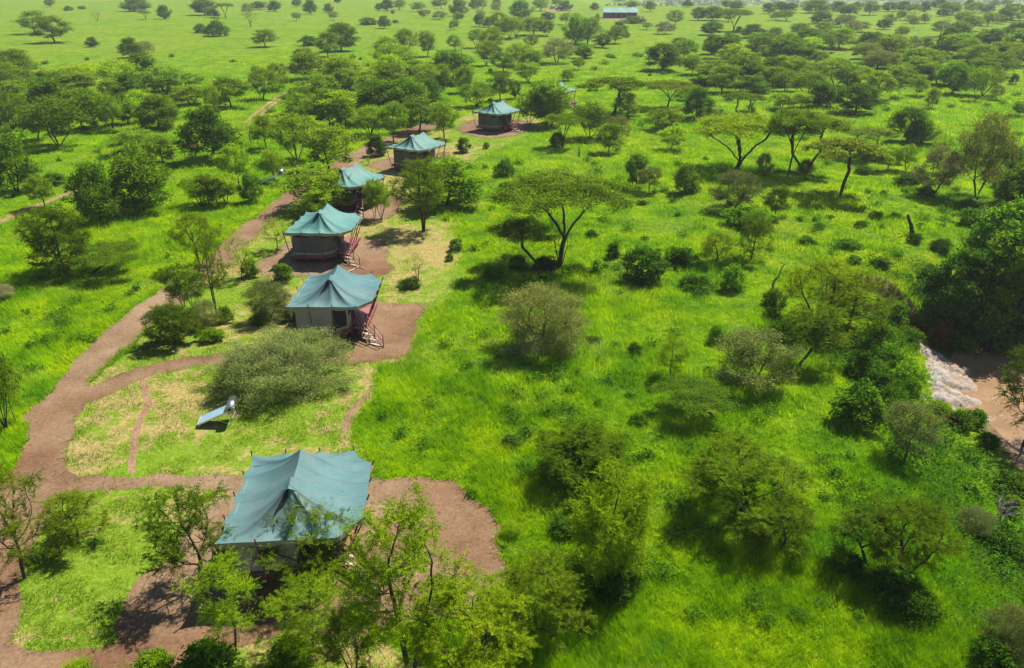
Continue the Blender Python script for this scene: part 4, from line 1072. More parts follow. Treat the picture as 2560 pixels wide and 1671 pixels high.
# ------------------------------------------------------------------ every tree and bush: kind, foot x, foot y, crown top y, crown width
# (read off enlarged quarters of the photograph; ORIGIN is each quarter's corner, ZOOM its enlargement)
ZOOM = 860 / 2380
QUARTERS = [((0, 0), '''
r 350 50 -10 95|tree cut by the top edge at the far left of the grassland
bo 475 76 42 60
b- 567 64 42 48
x 672 145 80 80|bush with bleached dead top alone in the far left grass
d 935 80 -15 165
g 1005 78 15 95
uo 1010 136 82 72|small umbrella tree on a leaning trunk in the far left grass
d 1140 132 36 92|small dark tree standing alone in the far left grass
d- 1415 106 -2 165
d 1478 122 55 80
uo 1562 124 22 112|small grey umbrella tree beside a dark dense one in the far grass
x 1735 185 72 110|sparse thin tree with few leaves in the far left grassland
d 1785 68 10 110
d 1900 80 5 85
d 2055 48 -5 60
d 2150 98 -2 90
g 2310 142 80 75
d- 2335 22 -30 55
r 245 235 72 170|left tree of a pair in the open grass at upper left
r- 380 296 112 205|right and larger tree of a pair in the open grass at upper left
b 640 326 258 80|small dark bush alone in the open grass at upper left
d 912 402 262 145|dark tree with a clear shadow left of its trunk in open grass
g 1012 372 285 150
bo 1385 228 165 100
b 1510 252 140 160|wide green bush with dead grey top twigs in the upper left grass
ro 1840 326 202 150|round tree with a dark shadow pool in the upper left grass
b- 2140 317 248 110
r 2270 392 222 140
d 2366 354 160 190
d 1000 604 370 185|tall dark green tree rising above the left thicket
d 1130 632 480 150
r- 55 640 450 170
r 205 640 480 170
r- 315 632 490 140
d 405 650 500 110
r 560 640 500 270
d 810 622 540 120
r 1290 622 500 210
d+ 1528 742 622 110
r 1600 746 530 230
m 1475 780 590 110
m 1820 690 470 195|tree with forked bare trunk just left of the far two track road
r 1926 632 440 135
d- 10 872 640 180
m 95 902 640 190
r 265 972 730 170
m- 410 1016 670 350|broad many stemmed tree in front of the left thicket
r 582 905 610 220
d- 668 884 640 190
m 775 905 650 170
d 888 862 640 160
m+ 985 904 620 190
r 1110 834 650 170
m 1160 884 690 190
r 1330 725 590 230
d 1250 700 610 120
d- 1465 1110 740 330|big dark acacia left of the fourth tent with a pool of shade
m 925 1062 895 270|flat topped acacia spreading above the grass left of the tent row
r 1128 1132 940 200
d 120 1332 930 270|big dark tree at the left edge above the sandy track
r 312 1442 1210 165|small acacia standing right beside the sandy track at far left
bo 385 1275 1195 150
d 690 1542 1130 270
d+ 978 1452 1050 400|big spreading tree with several dark bare trunks left of the road
r 1102 1284 1150 150
m 1392 1424 1210 210
r 1450 1424 1200 140
m+ 1566 1412 1190 190
r- 1512 1432 1230 110
r+ 1655 1302 1000 200|slender acacia with one tall trunk left of the half hidden tent
d 1742 1402 1200 135
x 1742 1002 840 170|bleached bare branching tree among acacias left of the far road
r 1845 1032 790 180
m 2055 1112 780 300
r+ 1900 1250 1030 160
r 2282 1182 870 280
r- 2082 790 600 210
r 2282 874 610 190
d 2350 640 430 190
r+ 2290 1475 1195 240
m1 2225 1440 1150 430|wide leafy acacia covering the front of the half hidden tent
r+ 2210 1520 1290 190
'''), ((850, 0), '''
d 330 76 -10 85
d 268 72 25 52
r 412 70 -5 85
r 540 82 15 95
b- 365 97 74 24
r 700 62 -10 80
d 820 112 -5 115
g 602 112 68 60
g 690 137 76 110
r 820 152 86 80
d 930 62 -8 75
d 1085 46 -10 60
r 985 66 -8 60
d+ 1250 132 2 165|big round green tree in the far grassland above the tent row
d 305 197 110 85|dark round bush like tree in open grass above the fourth tent
bo 200 172 122 115
bo 385 160 138 60
r 790 207 136 72
d- 965 185 96 70
m 1218 262 120 120
m 1172 272 118 130
r 1105 215 85 130
d 1440 148 84 115
r 1335 245 118 180
r 1432 252 140 100
d+ 1632 302 105 170
r 1712 314 125 180
g 1780 162 94 42
r 1902 302 180 125|pale green tree alone in grass below the long shed
b- 2025 162 112 150|wide low bush in front of the long shed
bo 1980 260 215 60
g 2122 207 155 75
go 2240 237 150 130
r 2145 82 8 72
d 1760 70 20 60
r 1500 45 -15 90
r 1390 78 -10 110
d 1560 75 5 90
r 2020 65 5 100
g 2315 192 70 110
d- 2232 490 300 200|very dark round tree with shadow, right of the far tents in open grass
d- 2345 360 262 110
m 330 442 250 165|many stemmed tree with shadow at its left above the fourth tent
r 465 362 200 145
r 605 392 215 115
r 790 352 242 92
x 845 392 296 70|small bare drooping tree among acacias above the tent row
m 945 332 200 120
r 1062 362 190 150
m 1012 455 280 140
r- 1125 502 360 155|dark tree with clear forked trunk above the fifth tent
d 748 460 350 155
g 1325 352 236 105
go 1502 440 262 240|wide grey umbrella tree in the far middle ground
d+ 1690 402 310 130
r 1645 485 400 80
m 1300 572 430 165|acacia with open forked stems behind the farthest tent
r 1575 562 480 90
r- 20 560 430 140
m 45 650 470 180
r 100 575 470 110
d 520 572 420 210
r 712 612 440 115
r 372 692 440 210
d- 600 702 540 210
r 862 642 450 140
m 300 700 590 110
r 215 622 490 150
r- 1112 702 500 160|two stemmed tall acacia directly behind the fifth tent
d- 1212 684 560 75
m 950 740 570 215
m 212 942 730 220
r 370 984 700 170
r- 545 916 680 230
r 722 966 700 180
r 45 880 690 140
d 170 730 640 120
m 1310 872 640 200|acacia standing at the end of the fifth tent hand rail
r 1432 866 560 260|acacia crown hiding the front of the farthest tent
d 1400 730 560 170
r 1462 880 575 200
y+ 1440 850 740 110|bright lime young acacia beside the rail of the fifth tent
b- 252 1080 935 125|dark round bush directly left of the fourth tent in the row
bo 855 1055 950 92|grey green round bush alone on the lawn between two far tents
u 1540 1022 786 225|grey topped flat acacia with dark bush at its foot, right of far tents
b 1500 1010 910 100
m- 1725 962 710 240|two trunked umbrella acacia with shade, right of the far tents
r 1858 1062 850 155
g 1925 965 800 170
u 1895 795 530 430|broad umbrella acacia on a tall V shaped trunk in the far middle
ro 1990 820 640 160
uo 2262 752 555 290
r+ 2292 1042 870 160|small bright round acacia with short trunk in open grass
r 2235 900 750 200
b 1145 1218 1100 130|dark green bush alone in grass above the great umbrella acacia
h0 580 1602 1075 370|leafy acacia on a single trunk, right of the half hidden tent
d+ 735 1425 1090 420|yellow green acacia just behind another, right of the half hidden tent
m 240 1512 1240 120|thin twin stemmed acacia right of the half hidden tent deck
m+ 288 1522 1270 130
b- 1150 1342 1255 110
d 2045 1300 1062 130
g 2140 1335 1150 160|grey thorn tree with dark shade in front of another small tree
b- 2085 1415 1380 200|flat patch of low scrub right of the great umbrella crown
bo 1010 1030 985 40
y 200 1140 1090 30
'''), ((1700, 0), '''
d- 50 52 0 60
d 128 142 50 85
d 225 142 45 120
r 320 62 0 80
d 385 66 5 90
u- 368 218 66 190|dark flat umbrella tree standing alone in the far right grass
d- 215 244 150 125
bo 410 225 185 45
d 615 96 20 75
d 700 82 12 95
d- 762 84 20 75
r 665 140 78 90
d 945 92 -5 150
r- 885 68 10 80
d- 968 166 75 120
d- 1090 82 10 110
r 1170 112 30 95
d- 1215 80 15 70
r 1310 106 8 105
d- 1440 82 15 110
d 1540 80 8 115
r 1620 92 25 80
d- 1690 82 10 70
r 1870 106 12 150
d- 1795 70 -5 100
d- 1820 116 60 85
r 2035 92 15 110
d- 2120 86 30 80
r- 2290 140 25 130
d- 2235 152 60 100
r+ 2350 145 95 80
g 1080 192 125 55
r- 1110 187 110 80
g 1165 200 105 70
d- 1410 204 130 80
r 1445 170 95 75
r 1525 142 72 60
g 1612 192 120 60
r 1688 164 92 70
y 1855 165 115 50
r 1962 184 75 120
r 2128 182 85 90
r- 2185 165 100 100
g 1260 225 150 100
b 1130 240 200 80
d 215 376 240 110|tree with a small dark shadow at the left of the right hand grassland
r 340 370 260 100
go 285 412 342 80
b- 375 280 250 45
d- 500 266 168 160
r 655 268 190 120
d 720 444 250 270|broad dark many branched tree in the middle of the right hand woods
d 565 385 250 240
d 870 434 300 110
r- 990 364 240 210
r 820 258 160 190
r 1000 234 150 110
d 905 300 200 140
r 965 446 350 160
r+ 1080 474 390 130
d- 1312 344 222 190|dark round tree with shadow at its left in the upper right grass
r 1455 412 240 190
d 1370 474 358 190|dome shaped dark tree in front of others in the upper right woods
r 1530 260 180 140
g 1602 364 250 80
r- 1690 345 255 130
r 1540 440 340 120
d 1650 522 370 220
r 1745 480 350 150
m 1632 662 515 115
r 1485 612 460 120
m 1528 594 460 140
r+ 1738 752 605 80|small slender acacia alone in a gap of grass at the right
d+ 1878 655 430 200|round yellow green tree with thick stems in the upper right
m 2040 702 470 120
m 2092 664 460 200
g 2185 694 590 90
r 1920 400 230 240
d- 1850 370 190 110
r 2070 462 310 170
m 1985 440 330 150
r 2210 440 290 170
g 2250 512 350 110
d- 2302 584 510 50
r 2340 400 200 190
d 2330 260 150 150
r 2120 330 200 160
d- 195 594 470 240
d 425 584 370 270|dark domed clump of trees in the left part of the right hand woods
d 500 644 520 230
r 80 520 380 130
r 20 420 270 150
m 728 634 480 150
r 640 600 460 150
m 880 684 480 210
d- 968 744 565 160
d- 1020 744 590 130
r 1158 604 450 170
r 1240 590 460 130
r 1350 694 490 190
d- 1210 782 575 225|dark rounded tree on a stout trunk in the middle right woods
u- 420 832 640 230|small umbrella tree on a forked trunk behind the yellow green acacia
u- 497 774 655 150
d 110 824 600 170
r+ 700 760 640 160
r+ 830 750 640 170
g 238 834 750 130
r 30 700 600 130
u3+ 385 1184 800 600|spreading yellow green acacia with thick low forking trunk in open grass
u0 742 1222 750 330|tall umbrella acacia with several thin trunks, left of two overlapping crowns
u1 862 1204 785 440|umbrella acacia whose crown overlaps its taller left neighbour
u1o 1290 1090 880 320|wide flat umbrella canopy with hidden trunk in the right middle
u2o 1105 1362 955 410|grey topped umbrella acacia on one straight bare trunk, right side
g 575 1228 1060 115|small thin thorn tree right of the yellow green spreading acacia
bo 860 1200 1100 110
d 1570 982 740 220
d+ 1665 994 830 180
y 1800 1090 920 150
g2 2052 1362 775 340|tall open crowned acacia with a long bare trunk at the right
go 1750 1356 1010 280|loose grey green acacia right of the straight trunked umbrella tree
r+ 1438 1182 1000 150
m 1560 1190 1000 120
b- 1562 1284 1200 150|dark shrub below a grey green acacia in the right middle ground
r 2338 806 700 90
r 2140 1060 870 200
d- 2242 1206 1010 220
d 30 1336 1130 150|small dark round tree left of the wide grey thorn tree
g 365 1446 1175 320|wide grey green thorn tree with dense shade on the right
r- 655 1502 1290 140|small bent tree with twisted bare branches right of the grey thorn tree
b3+ 490 1560 1420 300
b- 1362 1522 1458 95
b- 1490 1512 1470 110
b- 1690 1360 1288 110
b- 1985 1444 1375 130
d 2330 1482 1120 260|leaning forked tree at the right edge above the river thicket
d 2218 1404 1190 120
b- 1880 1140 1080 80
b 2010 1560 1440 170
b 2230 1540 1400 160
b- 1265 1200 1150 100
'''), ((0, 550), '''
h4- 450 374 -110 430|big dark layered acacia with a deep shadow left of its trunk
l0 625 372 165 420|acacia leaning far to the right on a slanting trunk
h3 1387 332 -55 330|tall open acacia with forking upper branches left of the third tent
h0 1500 654 85 210|tall straight dark trunked acacia between road and second tent
y2 1672 414 100 170|slim acacia beside a small lime bush left of the third tent
b+ 1740 392 268 110|small lime green bush at the foot of a slim acacia
m0 1270 610 300 200|cluster of thin stemmed acacias beside the dirt road
m1 1345 632 330 190
h4- 1200 862 575 330|dark dense tree with a short trunk where the road forks
kv1 1435 735 540 190|grey green thorn shrub between the road and tall trunked acacia
b+ 1470 830 750 150
k1- 1860 690 395 270|dark thorn shrub left of the second tent roof
b+ 1790 712 640 130
b+ 1965 420 300 130|bright green leafy bush in front of the third tent
y2 1915 212 -15 170|small tree standing left of the third tent on the dirt
k0 1980 1115 712 830|very wide grey green thorn shrub in front of the second tent
m2 45 1446 880 230|left edge acacia with several thin stems beside the dirt road
y1 115 1406 960 150
k1o -20 560 440 200|grey shrub cut by the left edge above the dirt road
b+ 1560 700 590 110
b 2010 700 610 90
'''), ((850, 550), '''
l0o< 1402 334 0 400|grey flat crowned acacia leaning left beside the great umbrella acacia
u0 1508 330 -325 820|great umbrella acacia with high forking limbs in the centre
x1 1525 325 50 220
b- 1420 345 245 150|dark bush at the foot of the leaning grey acacia
b- 1228 340 250 110
b3 1060 400 320 120
b- 2110 425 185 270|large dark green bush alone right of the great umbrella acacia
b- 1885 264 160 95
b 2330 300 180 140
b- 1738 116 70 80
x1+ 535 452 235 160|small feathery nearly bare tree on the straw coloured lawn
bo 490 468 395 140|low dark twiggy bush below the small feathery lawn tree
k1 1390 890 405 540|tall grey thorn shrub with bleached branches at its foot
y0 2290 1092 790 250|small dark acacia with clear trunk and shadow in open grass
b- 2030 932 850 85
b 802 212 128 85
b 760 285 232 52
bo 1190 1556 1480 200
b+ 2070 1400 1330 110
b- 1750 850 805 110
b 1320 30 -30 110
'''), ((1700, 550), '''
h2 492 278 -65 230|leafy single trunked acacia right of the great umbrella tree
h2 240 305 75 250|small three trunked acacia behind a low dark bush
b+ 350 490 305 140|lime green upright bush between low bushes on the right slope
b 122 470 365 210
b- 20 320 190 170
b- 640 590 470 150
h3+ 930 740 255 560|broad tangled acacia thicket crown above the gully
h2 1150 800 330 450
l1 815 1010 575 380|feathery acacia on a slanting trunk above the bank bushes
b- 720 850 690 190
b 1000 850 740 200
b 1090 900 780 180
b- 1230 940 770 230
b- 1340 900 700 210
b+ 1420 1000 830 220
b- 1240 1110 900 170
g0 455 1152 745 520|wide grey green half bare acacia in the right foreground slope
l0< 260 1364 1125 470|low flat acacia on a bent dark trunk in the right slope grass
b1 1215 1410 1130 310|big round green bush on the slope above the riverbank
b- 1390 1190 1040 210
b+ 1545 1160 985 200
b 1570 1240 1100 120
b+ 1500 1050 920 200
b- 1430 1260 1130 190
b 1330 1040 950 160
b 1480 700 560 170
b- 1700 480 310 130
b+ 1740 720 560 210|olive bush on the spur between gully and dark river trees
bn 1620 730 650 120
b 1590 840 740 180
bn 1790 880 705 160|brown twiggy bush overhanging the gully mouth
b+ 1920 830 725 140
b+ 1960 900 800 130|green bush at the upper end of the rock shelf
t0- 1900 770 195 430
t1+ 2210 870 40 480
t0 2440 850 -60 420
t1+ 2150 560 -120 420
t0 2380 640 -150 380
b- 1800 215 128 125
b- 1618 158 92 90
b- 1390 320 262 130
b 1170 190 130 140
b- 1250 50 5 80
b 1200 295 245 90
b 960 60 20 70
b 870 165 110 110
h1 2362 1590 790 470|tall leafy tree on a dark trunk before the brown river
g1 1540 1690 1255 360|open grey green acacia with a bent trunk on the riverside slope
b+ 2050 1425 1310 120|lime green bush at the lower end of the rock shelf
b- 2120 1570 1470 120
b 1930 1440 1310 170
bn 1880 1420 1340 120
b+ 1780 1330 1250 170
b 240 850 730 120
b- 620 690 600 120
y 700 1110 1010 160
'''), ((0, 1110), '''
h1 170 930 110 480|leaning feathery acacia on the strip of grass beside the road
h2 535 690 320 400|dense green acacia bush on the lawn left of the nearest tent
h1- 1390 990 280 560|dark leafy acacia against the left side of the nearest tent
y0 1635 1450 740 440|bright feathery young acacia with bare lower trunk, bottom left of centre
y1 2170 1440 900 560|lime young acacia with spiky horizontal sprays at the bottom centre
y2- 2150 960 370 600|feathery acacia in front of the nearest tent roof
b- 1440 1560 1390 340|dark low bush at the bottom edge left of centre
b+ 2010 1500 1350 250
b+ 1080 1560 1450 220
y 540 1600 1500 160
'''), ((850, 1110), '''
h0+ 495 1600 295 740|tallest foreground acacia with twin dark trunks near the nearest tent
y0- 270 1110 760 250|slim dark leafed acacia before the nearest tent stairs
h3 100 1680 1080 380|dark green acacia filling the bottom edge left of the tallest one
h3+ 880 1640 930 900|wide olive thicket crown along the bottom edge right of the tallest acacia
h2 1380 1320 740 600|feathery acacia beyond the bottom thicket, right of the clearing
h4- 1665 235 -150 640|round dense acacia standing above its own deep shadow in the centre
h4+ 1860 920 130 590|tall feathery acacia with slanting trunk right of the clearing
b- 1870 1010 820 330|dark undergrowth bush at the foot of the slanting feathery acacia
b- 1630 240 110 220
y 1180 640 520 140
b 1560 620 510 180
'''), ((1700, 1110), '''
h1 400 520 -20 760|broad layered acacia on a bent trunk in the right foreground
h2- 690 740 360 420|drooping dark side crown right of the broad layered acacia
l1< 1308 856 410 380|small dark acacia with one arm stretched left, right foreground
h0- 1545 940 360 560|many branched acacia rising from dark undergrowth, right foreground
b 1480 1040 880 330|dark leafy undergrowth below the many branched acacia
b- 1150 880 760 290
b- 1620 1200 1010 330
k1- 2000 640 420 250|grey green shrub beside a leafless dry one at the right
b- 2210 800 580 330|dark bush below the dry shrub near the right edge
k1- 2250 1500 1090 380|dark thorny shrub in the bottom right corner
b- 2140 1560 1330 260
b 520 1090 1030 130
b 820 1200 1140 120
b 2290 350 200 200
b+ 2290 480 360 140
b+ 1990 330 250 120
b- 480 600 480 260
''')]

SIZEW = lambda h, w, k: ('very small' if h < 1.6 else 'small' if h < 3.4 else 'tall' if h > 8.2 else 'wide' if w > 1.45 * h else 'midsize') if k != 'b' else ('tiny' if h < .8 else 'large' if h > 2.6 else 'low')
LOOK = dict(u='flat topped acacia', r='rounded acacia', m='many stemmed acacia', d='dense tree', g='grey green thorn tree', b='bush', t='riverside tree', y='young acacia', h='feathery acacia', l='leaning acacia', x='sparse bare tree', k='thorn shrub')
COLW = {'': 'green', '+': 'lime green', '-': 'dark green', 'o': 'olive grey', 'y': 'yellow green', 'p': 'pale', 'n': 'brown'}
# parts of the view that a person can point to, by the foot of the tree
REGIONS = [((0, 0, 420, 60), 'on the top left skyline'), ((420, 0, 640, 60), 'in the far grass at upper left'), ((640, 0, 850, 60), 'in far grass above the tents'),
           ((850, 0, 1060, 45), 'on the skyline left of the parked vehicles'), ((1060, 0, 1340, 45), 'on the skyline near the parked vehicles'), ((1340, 0, 1480, 45), 'around the parked vehicles'), ((1480, 0, 1650, 50), 'behind the long shed'),
           ((850, 45, 1060, 85), 'in open grass far above the tent row'), ((1060, 45, 1340, 85), 'in the grass below the parked vehicles'), ((1340, 45, 1700, 90), 'in front of the long shed'),
           ((1650, 0, 1900, 40), 'on the skyline right of the long shed'), ((1900, 0, 2150, 40), 'on the skyline at upper right'), ((2150, 0, 2350, 42), 'on the skyline near the right corner'), ((2350, 0, 2700, 60), 'in the top right corner'),
           ((1700, 30, 1900, 110), 'in the grass right of the long shed'), ((1900, 30, 2120, 100), 'in the upper right grassland'), ((2120, 40, 2420, 90), 'under the right skyline'),
           ((0, 60, 420, 150), 'in the open grass at left'), ((420, 60, 860, 150), 'in the open grass above the sandy road'),
           ((850, 80, 1060, 170), 'in the grass above the fourth tent'), ((1060, 80, 1280, 140), 'in the grove above the fifth tent'), ((1280, 80, 1480, 130), 'in the grove below the far vehicles'), ((1480, 80, 1720, 180), 'in the grass below the long shed'),
           ((1060, 130, 1300, 200), 'in the woods above the fifth tent'), ((1300, 120, 1500, 212), 'behind the farthest tent'), ((1500, 170, 1700, 230), 'right of the farthest tent'),
           ((0, 150, 220, 250), 'behind the left thicket'), ((220, 150, 480, 250), 'behind the middle left thicket'), ((480, 150, 720, 300), 'left of the far two track road'), ((720, 140, 870, 340), 'right of the far two track road'),
           ((870, 160, 1010, 260), 'in the woods left of the fifth tent'), ((1010, 190, 1140, 260), 'in the woods close behind the fifth tent'), ((1140, 190, 1340, 262), 'just behind the fifth tent'), ((1340, 200, 1440, 330), 'in front of the farthest tent'),
           ((0, 240, 150, 380), 'at the left thicket edge'), ((150, 240, 300, 380), 'in the front row of the left thicket'), ((300, 240, 480, 380), 'in the front of the middle left thicket'),
           ((870, 255, 1010, 360), 'behind the fourth tent of the row'), ((1010, 255, 1140, 390), 'left of the fifth tent'), ((1440, 220, 1580, 400), 'in the grass right of the tents'), ((1580, 220, 1720, 400), 'left of the spreading yellow green acacia'),
           ((1700, 90, 1850, 170), 'at the left of the right hand woods'), ((1850, 90, 2000, 170), 'in the upper right hand woods'), ((2000, 80, 2130, 175), 'in the middle of the upper right woods'), ((2130, 80, 2300, 175), 'under the skyline in the right woods'), ((2300, 60, 2440, 180), 'in the upper right woods near the edge'), ((2440, 60, 2700, 200), 'at the upper right edge'),
           ((1700, 170, 1860, 320), 'behind the spreading yellow green acacia'), ((1860, 170, 2000, 300), 'in the left middle of the right woods'), ((2000, 170, 2200, 300), 'in the heart of the right woods'), ((2200, 170, 2360, 300), 'in the grass at the right middle'), ((2360, 170, 2700, 300), 'at the right edge of the woods'),
           ((2000, 300, 2240, 460), 'behind the straight trunked umbrella acacia'), ((2240, 300, 2420, 470), 'around the tall open crowned acacia'), ((2420, 300, 2700, 480), 'at the right edge above the river thicket'),
           ((1700, 320, 2000, 450), 'below the spreading yellow green acacia'), ((1700, 450, 2000, 580), 'near the wide grey thorn tree'), ((2000, 450, 2330, 600), 'in bright grass left of the river thicket'), ((2330, 480, 2700, 900), 'in the dark thicket by the river'),
           ((0, 380, 260, 620), 'beside the sandy track at left'), ((260, 380, 480, 560), 'left of the dirt road by the forked dark trunks'), ((480, 340, 660, 560), 'left of the half hidden tent'), ((660, 340, 880, 560), 'by the half hidden tent'), ((880, 380, 1120, 600), 'right of the half hidden tent'),
           ((1180, 380, 1500, 700), 'around the great umbrella acacia'), ((1500, 500, 1700, 720), 'right of the great umbrella acacia'), ((1100, 520, 1200, 700), 'at the lawn edge left of the great umbrella acacia'),
           ((0, 560, 420, 860), 'left of the dirt road'), ((420, 560, 620, 900), 'between the dirt road and the second tent'), ((620, 560, 1000, 820), 'beside the second and third tents'), ((1000, 560, 1180, 720), 'on the straw coloured lawn'),
           ((1880, 600, 2120, 760), 'on the slope left of the gully'), ((2120, 640, 2340, 880), 'around the gully'), ((1900, 760, 2080, 900), 'in the bank thicket'), ((2080, 780, 2340, 1030), 'on the bank left of the rock shelf'),
           ((1700, 700, 2000, 950), 'on the slope in the right middle'), ((1180, 700, 1700, 1000), 'in the central grass'), ((2300, 1000, 2700, 1180), 'between the slope and the river'), ((1900, 950, 2300, 1180), 'on the slope above the river'),
           ((0, 900, 240, 1400), 'at the left edge beside the road'), ((0, 1400, 700, 1800), 'along the bottom left'), ((700, 1400, 1120, 1800), 'along the bottom centre'), ((1120, 1420, 1700, 1800), 'along the bottom right of centre'),
           ((1180, 1000, 1700, 1420), 'right of the red earth clearing'), ((1700, 1180, 2000, 1600), 'in the right foreground grass'), ((2000, 1300, 2330, 1700), 'in the right foreground'), ((2330, 1150, 2700, 1420), 'at the right edge of the slope'), ((2330, 1420, 2700, 1800), 'in the bottom right corner')]
_fr = np.random.default_rng(77)
def fill(n, x0, x1, y0, y1, kinds, h0):
    L = []
    for i in range(n):
        u = x0 + (x1 - x0) * ((i * .61803 + _fr.random() * .25) % 1); v = y0 + (y1 - y0) * _fr.random()
        hp = h0 * (v + 80) / 300 * _fr.uniform(.75, 1.25)
        L.append(f'{kinds[_fr.integers(len(kinds))]} {u / ZOOM:.0f} {v / ZOOM:.0f} {(v - hp) / ZOOM:.0f} {hp * _fr.uniform(.9, 1.35) / ZOOM:.0f}')
    return ((0, 0), '\n'.join(L))
QUARTERS += [fill(26, 1780, 2130, 110, 235, ['r', 'd', 'm', 'r+', 'd-'], 62), fill(24, 2130, 2545, 75, 215, ['r', 'd', 'm', 'r-', 'g'], 60), fill(10, 1700, 2540, 18, 60, ['r', 'd', 'd-', 'm'], 60),
             fill(14, 10, 520, 200, 330, ['r', 'm', 'd', 'm+'], 70), fill(14, 760, 1130, 170, 330, ['r', 'm', 'd', 'r+'], 70), fill(10, 1150, 1560, 60, 200, ['r', 'm', 'd'], 60), fill(8, 520, 1300, 8, 60, ['d', 'r', 'g'], 60)]
ORD = ['leftmost', 'second from the left', 'third from the left', 'fourth from the left', 'fifth from the left', 'sixth from the left', 'seventh from the left', 'eighth from the left', 'ninth from the left', 'tenth from the left', 'eleventh from the left', 'twelfth from the left']
PEND = {}
TREES = []
for (ox, oy), txt in QUARTERS:
    for line in txt.strip().splitlines():
        spec, _, lab = line.partition('|')
        code, x, y, top, w = spec.split()
        kind = code[0]; flip = '<' in code
        tw = ''.join(c for c in code[1:] if c in '+-oypn')[-1:]
        dg = [c for c in code[1:] if c.isdigit()]
        var = int(dg[0]) % len(PROTO[kind]) if dg else None
        U, Vv, VT, Wp = ox + float(x) * ZOOM, oy + float(y) * ZOOM, oy + float(top) * ZOOM, float(w) * ZOOM
        e, wm, hm = place(kind, U, Vv, VT, Wp, tw, var, flip)
        TREES.append((e, wm, hm))
        e['category'] = CATK[kind]
        reg = next((n for (a, b, c, d), n in REGIONS if a <= U < c and b <= Vv < d), 'in the grass')
        e['group'] = {'tree': 'acacias and other trees of the savanna', 'bush': 'bushes scattered in the grass', 'shrub': 'grey thorn shrubs'}[CATK[kind]]
        if lab: e['label'] = lab
        else:
            phrase = (SIZEW(hm, wm, kind) + ' ' + ('' if kind == 'g' else COLW[tw] + ' ') + LOOK[kind]).replace('dark green dense', 'dark dense')
            PEND.setdefault((phrase, reg), []).append((U, Vv, e))
for (phrase, reg), L in PEND.items():
    L.sort(key=lambda q: q[0])
    if len(L) == 1: L[0][2]['label'] = f'{phrase} {reg}'
    elif len(L) == 2:
        (a, b) = L
        near = abs(a[1] - b[1]) > abs(a[0] - b[0])
        n0, n1 = (('nearer', 'farther') if a[1] > b[1] else ('farther', 'nearer')) if near else ('left', 'right')
        a[2]['label'] = f'{n0} of two {phrase}s {reg}'.replace('bushs', 'bushes'); b[2]['label'] = f'{n1} of two {phrase}s {reg}'.replace('bushs', 'bushes')
    else:
        for i, q in enumerate(L): q[2]['label'] = f'{phrase} {reg}, ' + ORD[min(i, 11)]

# ------------------------------------------------------------------ grass: tall tufts outside the camp, short on the lawn
def blades(name, px, py, hgt, wid, nb, mat, tonebias, spread):
    """tufts of single curved blades; every tuft stands on the terrain"""
    n = len(px); r = np.random.default_rng(len(name) + n)
    X = np.repeat(px, nb) + r.normal(size=n * nb) * np.repeat(spread, nb); Y = np.repeat(py, nb) + r.normal(size=n * nb) * np.repeat(spread, nb)
    Z = terrain(X, Y) - .03
    H = np.repeat(hgt, nb) * r.uniform(.5, 1.2, n * nb); Wd = np.repeat(wid, nb) * r.uniform(.7, 1.3, n * nb)
    t = r.uniform(0, 2 * math.pi, n * nb); lean = r.uniform(.3, 1.1, n * nb) * H
    sx, sy = np.cos(t + 1.57) * Wd / 2, np.sin(t + 1.57) * Wd / 2
    lx, ly = np.cos(t) * lean, np.sin(t) * lean
    V = np.stack([np.stack([X - sx, Y - sy, Z], -1), np.stack([X + sx, Y + sy, Z], -1), np.stack([X + lx, Y + ly, Z + H], -1)], 1).reshape(-1, 3)
    F = np.arange(3 * n * nb).reshape(-1, 3)
    me = np_mesh(name, V, [F])
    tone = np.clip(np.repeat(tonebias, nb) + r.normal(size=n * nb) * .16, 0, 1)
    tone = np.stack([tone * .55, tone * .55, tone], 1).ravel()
    a = me.attributes.new('tone', 'FLOAT', 'POINT'); a.data.foreach_set('value', tone.astype(np.float32))
    return tag(link(name, me, None, mat), kind='stuff')
def scatter(n, y0, y1, p=1.0):
    """even cover near the camp, thinning with distance"""
    u = rng.random(n)
    yy = y0 * (y1 / y0) ** u
    xx = rng.uniform(-1, 1, n) * (10 + .78 * yy)
    return xx, yy
def near_path(x, y):
    m = inside(ROAD, x, y)
    for nm, mt, P in CLEARS[:6]: m |= inside(P, x, y)
    for Q, w in TRACKS:
        for q in Q[::1]: m |= (np.abs(x - q[0]) < .62) & (np.abs(y - q[1]) < .62)
    return m
gx, gy = scatter(260000, 19, 330)
onp = near_path(gx, gy); onl = inside(LAWN, gx, gy) | inside(LAWN2, gx, gy)
lft = -river_dist(gx, gy)
shelf = inside(SP, gx, gy)
ok = ~onp & ~onl & ((lft > 10.0) | (lft < -7.5)) & ~shelf & ~in_gully(gx, gy)
x, y = gx[ok], gy[ok]
pl = fbm(x, y, 5, 5); dist = np.hypot(x, y)
hg = (.26 + .38 * smooth(.35, .7, pl)) * (1 - .35 * smooth(140, 330, dist))
thin_ = rng.random(len(x)) > smooth(180, 330, dist); x, y, pl, dist, hg = x[thin_], y[thin_], pl[thin_], dist[thin_], hg[thin_]; wd_ = .018 + .00045 * dist
tone = .40 + .35 * (fbm(x, y, 1.4, 7) - .5) + .75 * smooth(.58, .74, fbm(x, y, 3.5, 9))
blades('tall_grass', x, y, hg, wd_, 7, M['blade'], tone, .07 + .0022 * dist)
okl = ~onp & onl & (~inside(DRY, gx, gy) | (rng.random(len(gx)) < .45)) & (fbm(gx, gy, 1.0, 12) + .5 * (fbm(gx, gy, 5, 13) - .5) > .44)
x, y = gx[okl], gy[okl]; dist = np.hypot(x, y)
